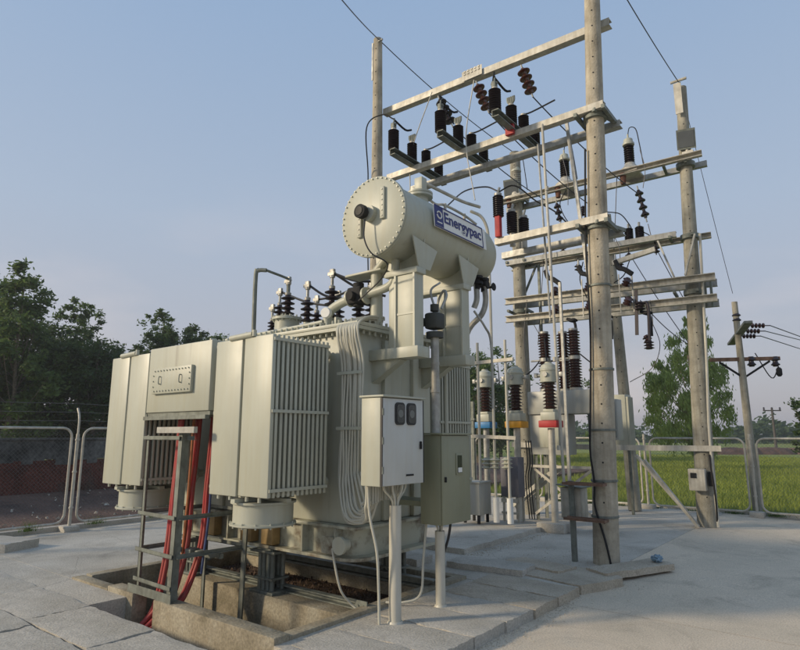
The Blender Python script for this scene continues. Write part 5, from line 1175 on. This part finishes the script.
for i, (px, d, py, w, kd) in enumerate(LT):
    b = at(px, d); h = zt(py, d)+.3; H = h
    if kd == 'tall': sp = [((0, 0, H*.45), (w*1.2, w*1.2, H*.30), 60), ((0, 0, H*.76), (w*.62, w*.62, H*.22), 34)]
    elif kd == 'thin': sp = [((0, 0, H*.84), (w*.9, w*.9, H*.13), 30), ((.3, .1, H*.64), (w*.8, w*.8, H*.16), 22), ((0, 0, H*.4), (w, w, H*.2), 20)]
    elif kd == 'mid': sp = [((0, 0, H*.62), (w, w, H*.36), 40)]
    else: sp = [((0, 0, H*.52), (w, w, H*.47), 70)]
    tree(40+i, b, H, sp, tl[i], leaf=.26 if kd != 'thin' else .24, nleaf={'tall': 13000, 'thin': 5200, 'mid': 6500, 'low': 12000}[kd], m_=LEAFD if kd in ('low',) else (LEAFM if i % 2 else LEAFD), tr=.16 if kd != 'thin' else .09, grp='trees behind the left fence', bark=BARK if kd != 'thin' else BARKL)
# behind the gantry gap (px 465-540)
for i, (px, d, py, w, lab) in enumerate(((478, 42, 352, 2.6, 'leafy tree seen between the tank and the pale pipes'), (500, 46, 345, 2.4, 'leafy tree behind the yellow based transformer'), (455, 45, 358, 2.6, 'leafy tree behind the far radiator'), (598, 60, 372, 1.6, 'small airy tree beside the breaker bushings'))):
    H = zt(py, d)+.3; tree(80+i, at(px, d), H, [((0, 0, H*.52), (w, w, H*.45), 60 if i < 3 else 20)], lab, leaf=.27, nleaf=9000 if i < 3 else 2200, m_=LEAFM, tr=.15, grp='trees behind the gantry')
# tall gum tree right
d = 34; H = zt(305, d)+.3; b = at(697, d)
tree(101, b, H, [((.35, .2, H*.88), (.8, .8, H*.11), 16), ((0, 0, H*.72), (1.6, 1.6, H*.15), 30), ((-.6, -.4, H*.50), (2.0, 2.0, H*.20), 62), ((-1.5, -1.1, H*.55), (.8, .8, H*.10), 12), ((-1.0, -.7, H*.33), (1.6, 1.6, H*.20), 56), ((1.1, .8, H*.42), (.9, .9, H*.26), 26), ((.3, .2, H*.20), (1.2, 1.2, H*.12), 20)], 'tall drooping gum tree behind the floodlight pole', leaf=.21, nleaf=19000, m_=LEAFG, tr=.17, bark=BARK, droop=.9, grp='trees at right', name='gum_tree')
d = 30; tree(102, at(806, d), zt(378, d)+.3, [((0, 0, 2.9), (.55, .55, 1.5), 16), ((.1, 0, 1.6), (.6, .6, 1.2), 12)], 'thin airy tree cut by the right edge', leaf=.2, nleaf=1500, m_=LEAFD, tr=.07, grp='trees at right')
# hazy tree line on the horizon
r = random.Random(77); vs = []; fs = []
for k in range(36000):
    a = r.uniform(-1.25, 1.0); dist = r.uniform(165, 210)+12*math.sin(a*9); c = rt*math.sin(a)*dist+fw*math.cos(a)*dist
    hh = 2.6+1.1*math.sin(a*23+1)+.9*math.sin(a*61)+.6*math.sin(a*140)+(2.0 if r.random() < .1 else 0)*abs(math.sin(a*37))
    z = -.3+(hh+.8)*(r.random()**.7); p = V3((c.x, c.y, z)); l = r.uniform(.7, 1.7)
    a1 = V3((r.gauss(0, 1), r.gauss(0, 1), r.gauss(0, .6))).normalized(); b1 = a1.orthogonal().normalized()
    o = len(vs); vs += [p-a1*l*.5, p+b1*l*.4, p+a1*l*.5, p-b1*l*.4]; fs.append((o, o+1, o+2, o+3))
me = bpy.data.meshes.new('distant_wood'); me.from_pydata([tuple(v) for v in vs], [], fs); me.materials.append(LEAFD); ob = bpy.data.objects.new('distant_wood', me); COL.objects.link(ob); ob['kind'] = 'stuff'
g = MB(); q = D(772, 432, 62)
for k in (0, 1, 2, 4, 5, 8, 11, 12):
    dx = -9+k*1.7; g.lathe((q.x+rt.x*dx*.6, q.y+rt.y*dx*.6, -.5), [(2.6, 0), (2.2, .35), (1.5, .55+.12*(k % 3)), (.5, .75+.12*(k % 2))], n=14)
struct(g, 'earth_ground', DIRT)
# rice and grass tufts beyond rear fence
def grass(name, seed, n, fx, h0, h1, m_):
    r = random.Random(seed); vs = []; fs = []
    for k in range(n):
        x, y, z = fx(r); h = r.uniform(h0, h1); a = r.uniform(0, 2*PI); w = .012+.0012*y*.3; lx = r.uniform(-.4, .4)*h; ly = r.uniform(-.4, .4)*h
        o = len(vs); vs += [(x-w*math.cos(a), y-w*math.sin(a), z), (x+w*math.cos(a), y+w*math.sin(a), z), (x+lx, y+ly, z+h)]; fs.append((o, o+1, o+2))
    me = bpy.data.meshes.new(name); me.from_pydata(vs, [], fs); me.materials.append(m_); ob = bpy.data.objects.new(name, me); COL.objects.link(ob); ob['kind'] = 'stuff'
GR = leafmat('rice_leaf', (.26, .30, .055), (.13, .165, .035), .22)
grass('rice_plants', 5, 90000, lambda r: (lambda y: (r.uniform(-12-.35*(y-14), 3+.02*y), y, -.3))(14.9+(r.random()**1.6)*45), .05, .22, GR)
grass('edge_grass', 6, 9000, lambda r: (r.uniform(-11, 3), r.uniform(14.76, 15.3), -.28), .1, .45, LEAFG)

HZ = bpy.data.materials.new('evening_haze'); HZ.use_nodes = True; hn = HZ.node_tree; hn.nodes.remove(hn.nodes['Principled BSDF'])
pv = hn.nodes.new('ShaderNodeVolumePrincipled'); pv.inputs['Color'].default_value = (.90, .92, .96, 1); pv.inputs['Density'].default_value = .0009; pv.inputs['Anisotropy'].default_value = .3
hn.links.new(pv.outputs[0], hn.nodes['Material Output'].inputs['Volume'])
g = MB(); g.box(-1510, 1510, -1010, 1510, -4.0, 19); ob = g.build('haze', HZ, smooth=False); ob['kind'] = 'stuff'
# ------------------------------------------------------------------ light
az = math.atan2(-.62, -.78); el = math.radians(21)         # direction to the sun: behind and left of the camera
sd = V3((math.sin(az)*math.cos(el), math.cos(az)*math.cos(el), math.sin(el)))
su = bpy.data.lights.new('sun', 'SUN'); su.energy = 2.1; su.angle = math.radians(6); su.color = (1, .83, .60)
so = bpy.data.objects.new('sun', su); COL.objects.link(so); so.rotation_euler = (-sd).to_track_quat('-Z', 'Y').to_euler(); so.location = (0, 0, 20)
W = bpy.data.worlds.new('World'); S.world = W; W.use_nodes = True; nt = W.node_tree; bgn = nt.nodes['Background']
sk = nt.nodes.new('ShaderNodeTexSky'); sk.sky_type = 'NISHITA'; sk.sun_disc = False; sk.sun_elevation = el; sk.sun_rotation = az
sk.air_density = 1.0; sk.dust_density = 3.0; sk.ozone_density = 1.5; sk.altitude = 0
tc = nt.nodes.new('ShaderNodeTexCoord'); sx = nt.nodes.new('ShaderNodeSeparateXYZ'); nt.links.new(tc.outputs['Generated'], sx.inputs[0])
cr = nt.nodes.new('ShaderNodeValToRGB'); nt.links.new(sx.outputs['Z'], cr.inputs[0]); e = cr.color_ramp.elements        # milky evening haze over the clear sky
e[0].position = 0; e[0].color = (2.25, 2.10, 2.20, 1); e[1].position = .72; e[1].color = (1.30, 1.95, 2.95, 1); q = e.new(.34); q.color = (1.90, 2.28, 2.86, 1)
mp = nt.nodes.new('ShaderNodeMapping'); mp.inputs['Scale'].default_value = (1, 1, 3.2); nt.links.new(tc.outputs['Generated'], mp.inputs[0])
nz = nt.nodes.new('ShaderNodeTexNoise'); nz.inputs['Scale'].default_value = 2.6; nz.inputs['Detail'].default_value = 6; nt.links.new(mp.outputs[0], nz.inputs['Vector'])
mr = nt.nodes.new('ShaderNodeMapRange'); nt.links.new(nz.outputs['Fac'], mr.inputs[0]); mr.inputs[1].default_value = .5; mr.inputs[2].default_value = .72
zr = nt.nodes.new('ShaderNodeMapRange'); nt.links.new(sx.outputs['Z'], zr.inputs[0]); zr.inputs[1].default_value = .42; zr.inputs[2].default_value = .02; zr.inputs[3].default_value = 0; zr.inputs[4].default_value = .6
mu = nt.nodes.new('ShaderNodeMath'); mu.operation = 'MULTIPLY'; nt.links.new(mr.outputs[0], mu.inputs[0]); nt.links.new(zr.outputs[0], mu.inputs[1])
cm = nt.nodes.new('ShaderNodeMixRGB'); nt.links.new(mu.outputs[0], cm.inputs[0]); nt.links.new(cr.outputs[0], cm.inputs[1]); cm.inputs[2].default_value = (3.5, 3.1, 3.05, 1)
mx = nt.nodes.new('ShaderNodeMixRGB'); mx.inputs[0].default_value = .9; nt.links.new(sk.outputs[0], mx.inputs[1]); nt.links.new(cm.outputs[0], mx.inputs[2])
nt.links.new(mx.outputs[0], bgn.inputs[0]); bgn.inputs[1].default_value = .14
S.view_settings.view_transform = 'Standard'; S.view_settings.look = 'None'; S.view_settings.gamma = 1; S.view_settings.exposure = .62; S.view_settings.use_curve_mapping = False
S.cycles.max_bounces = 6
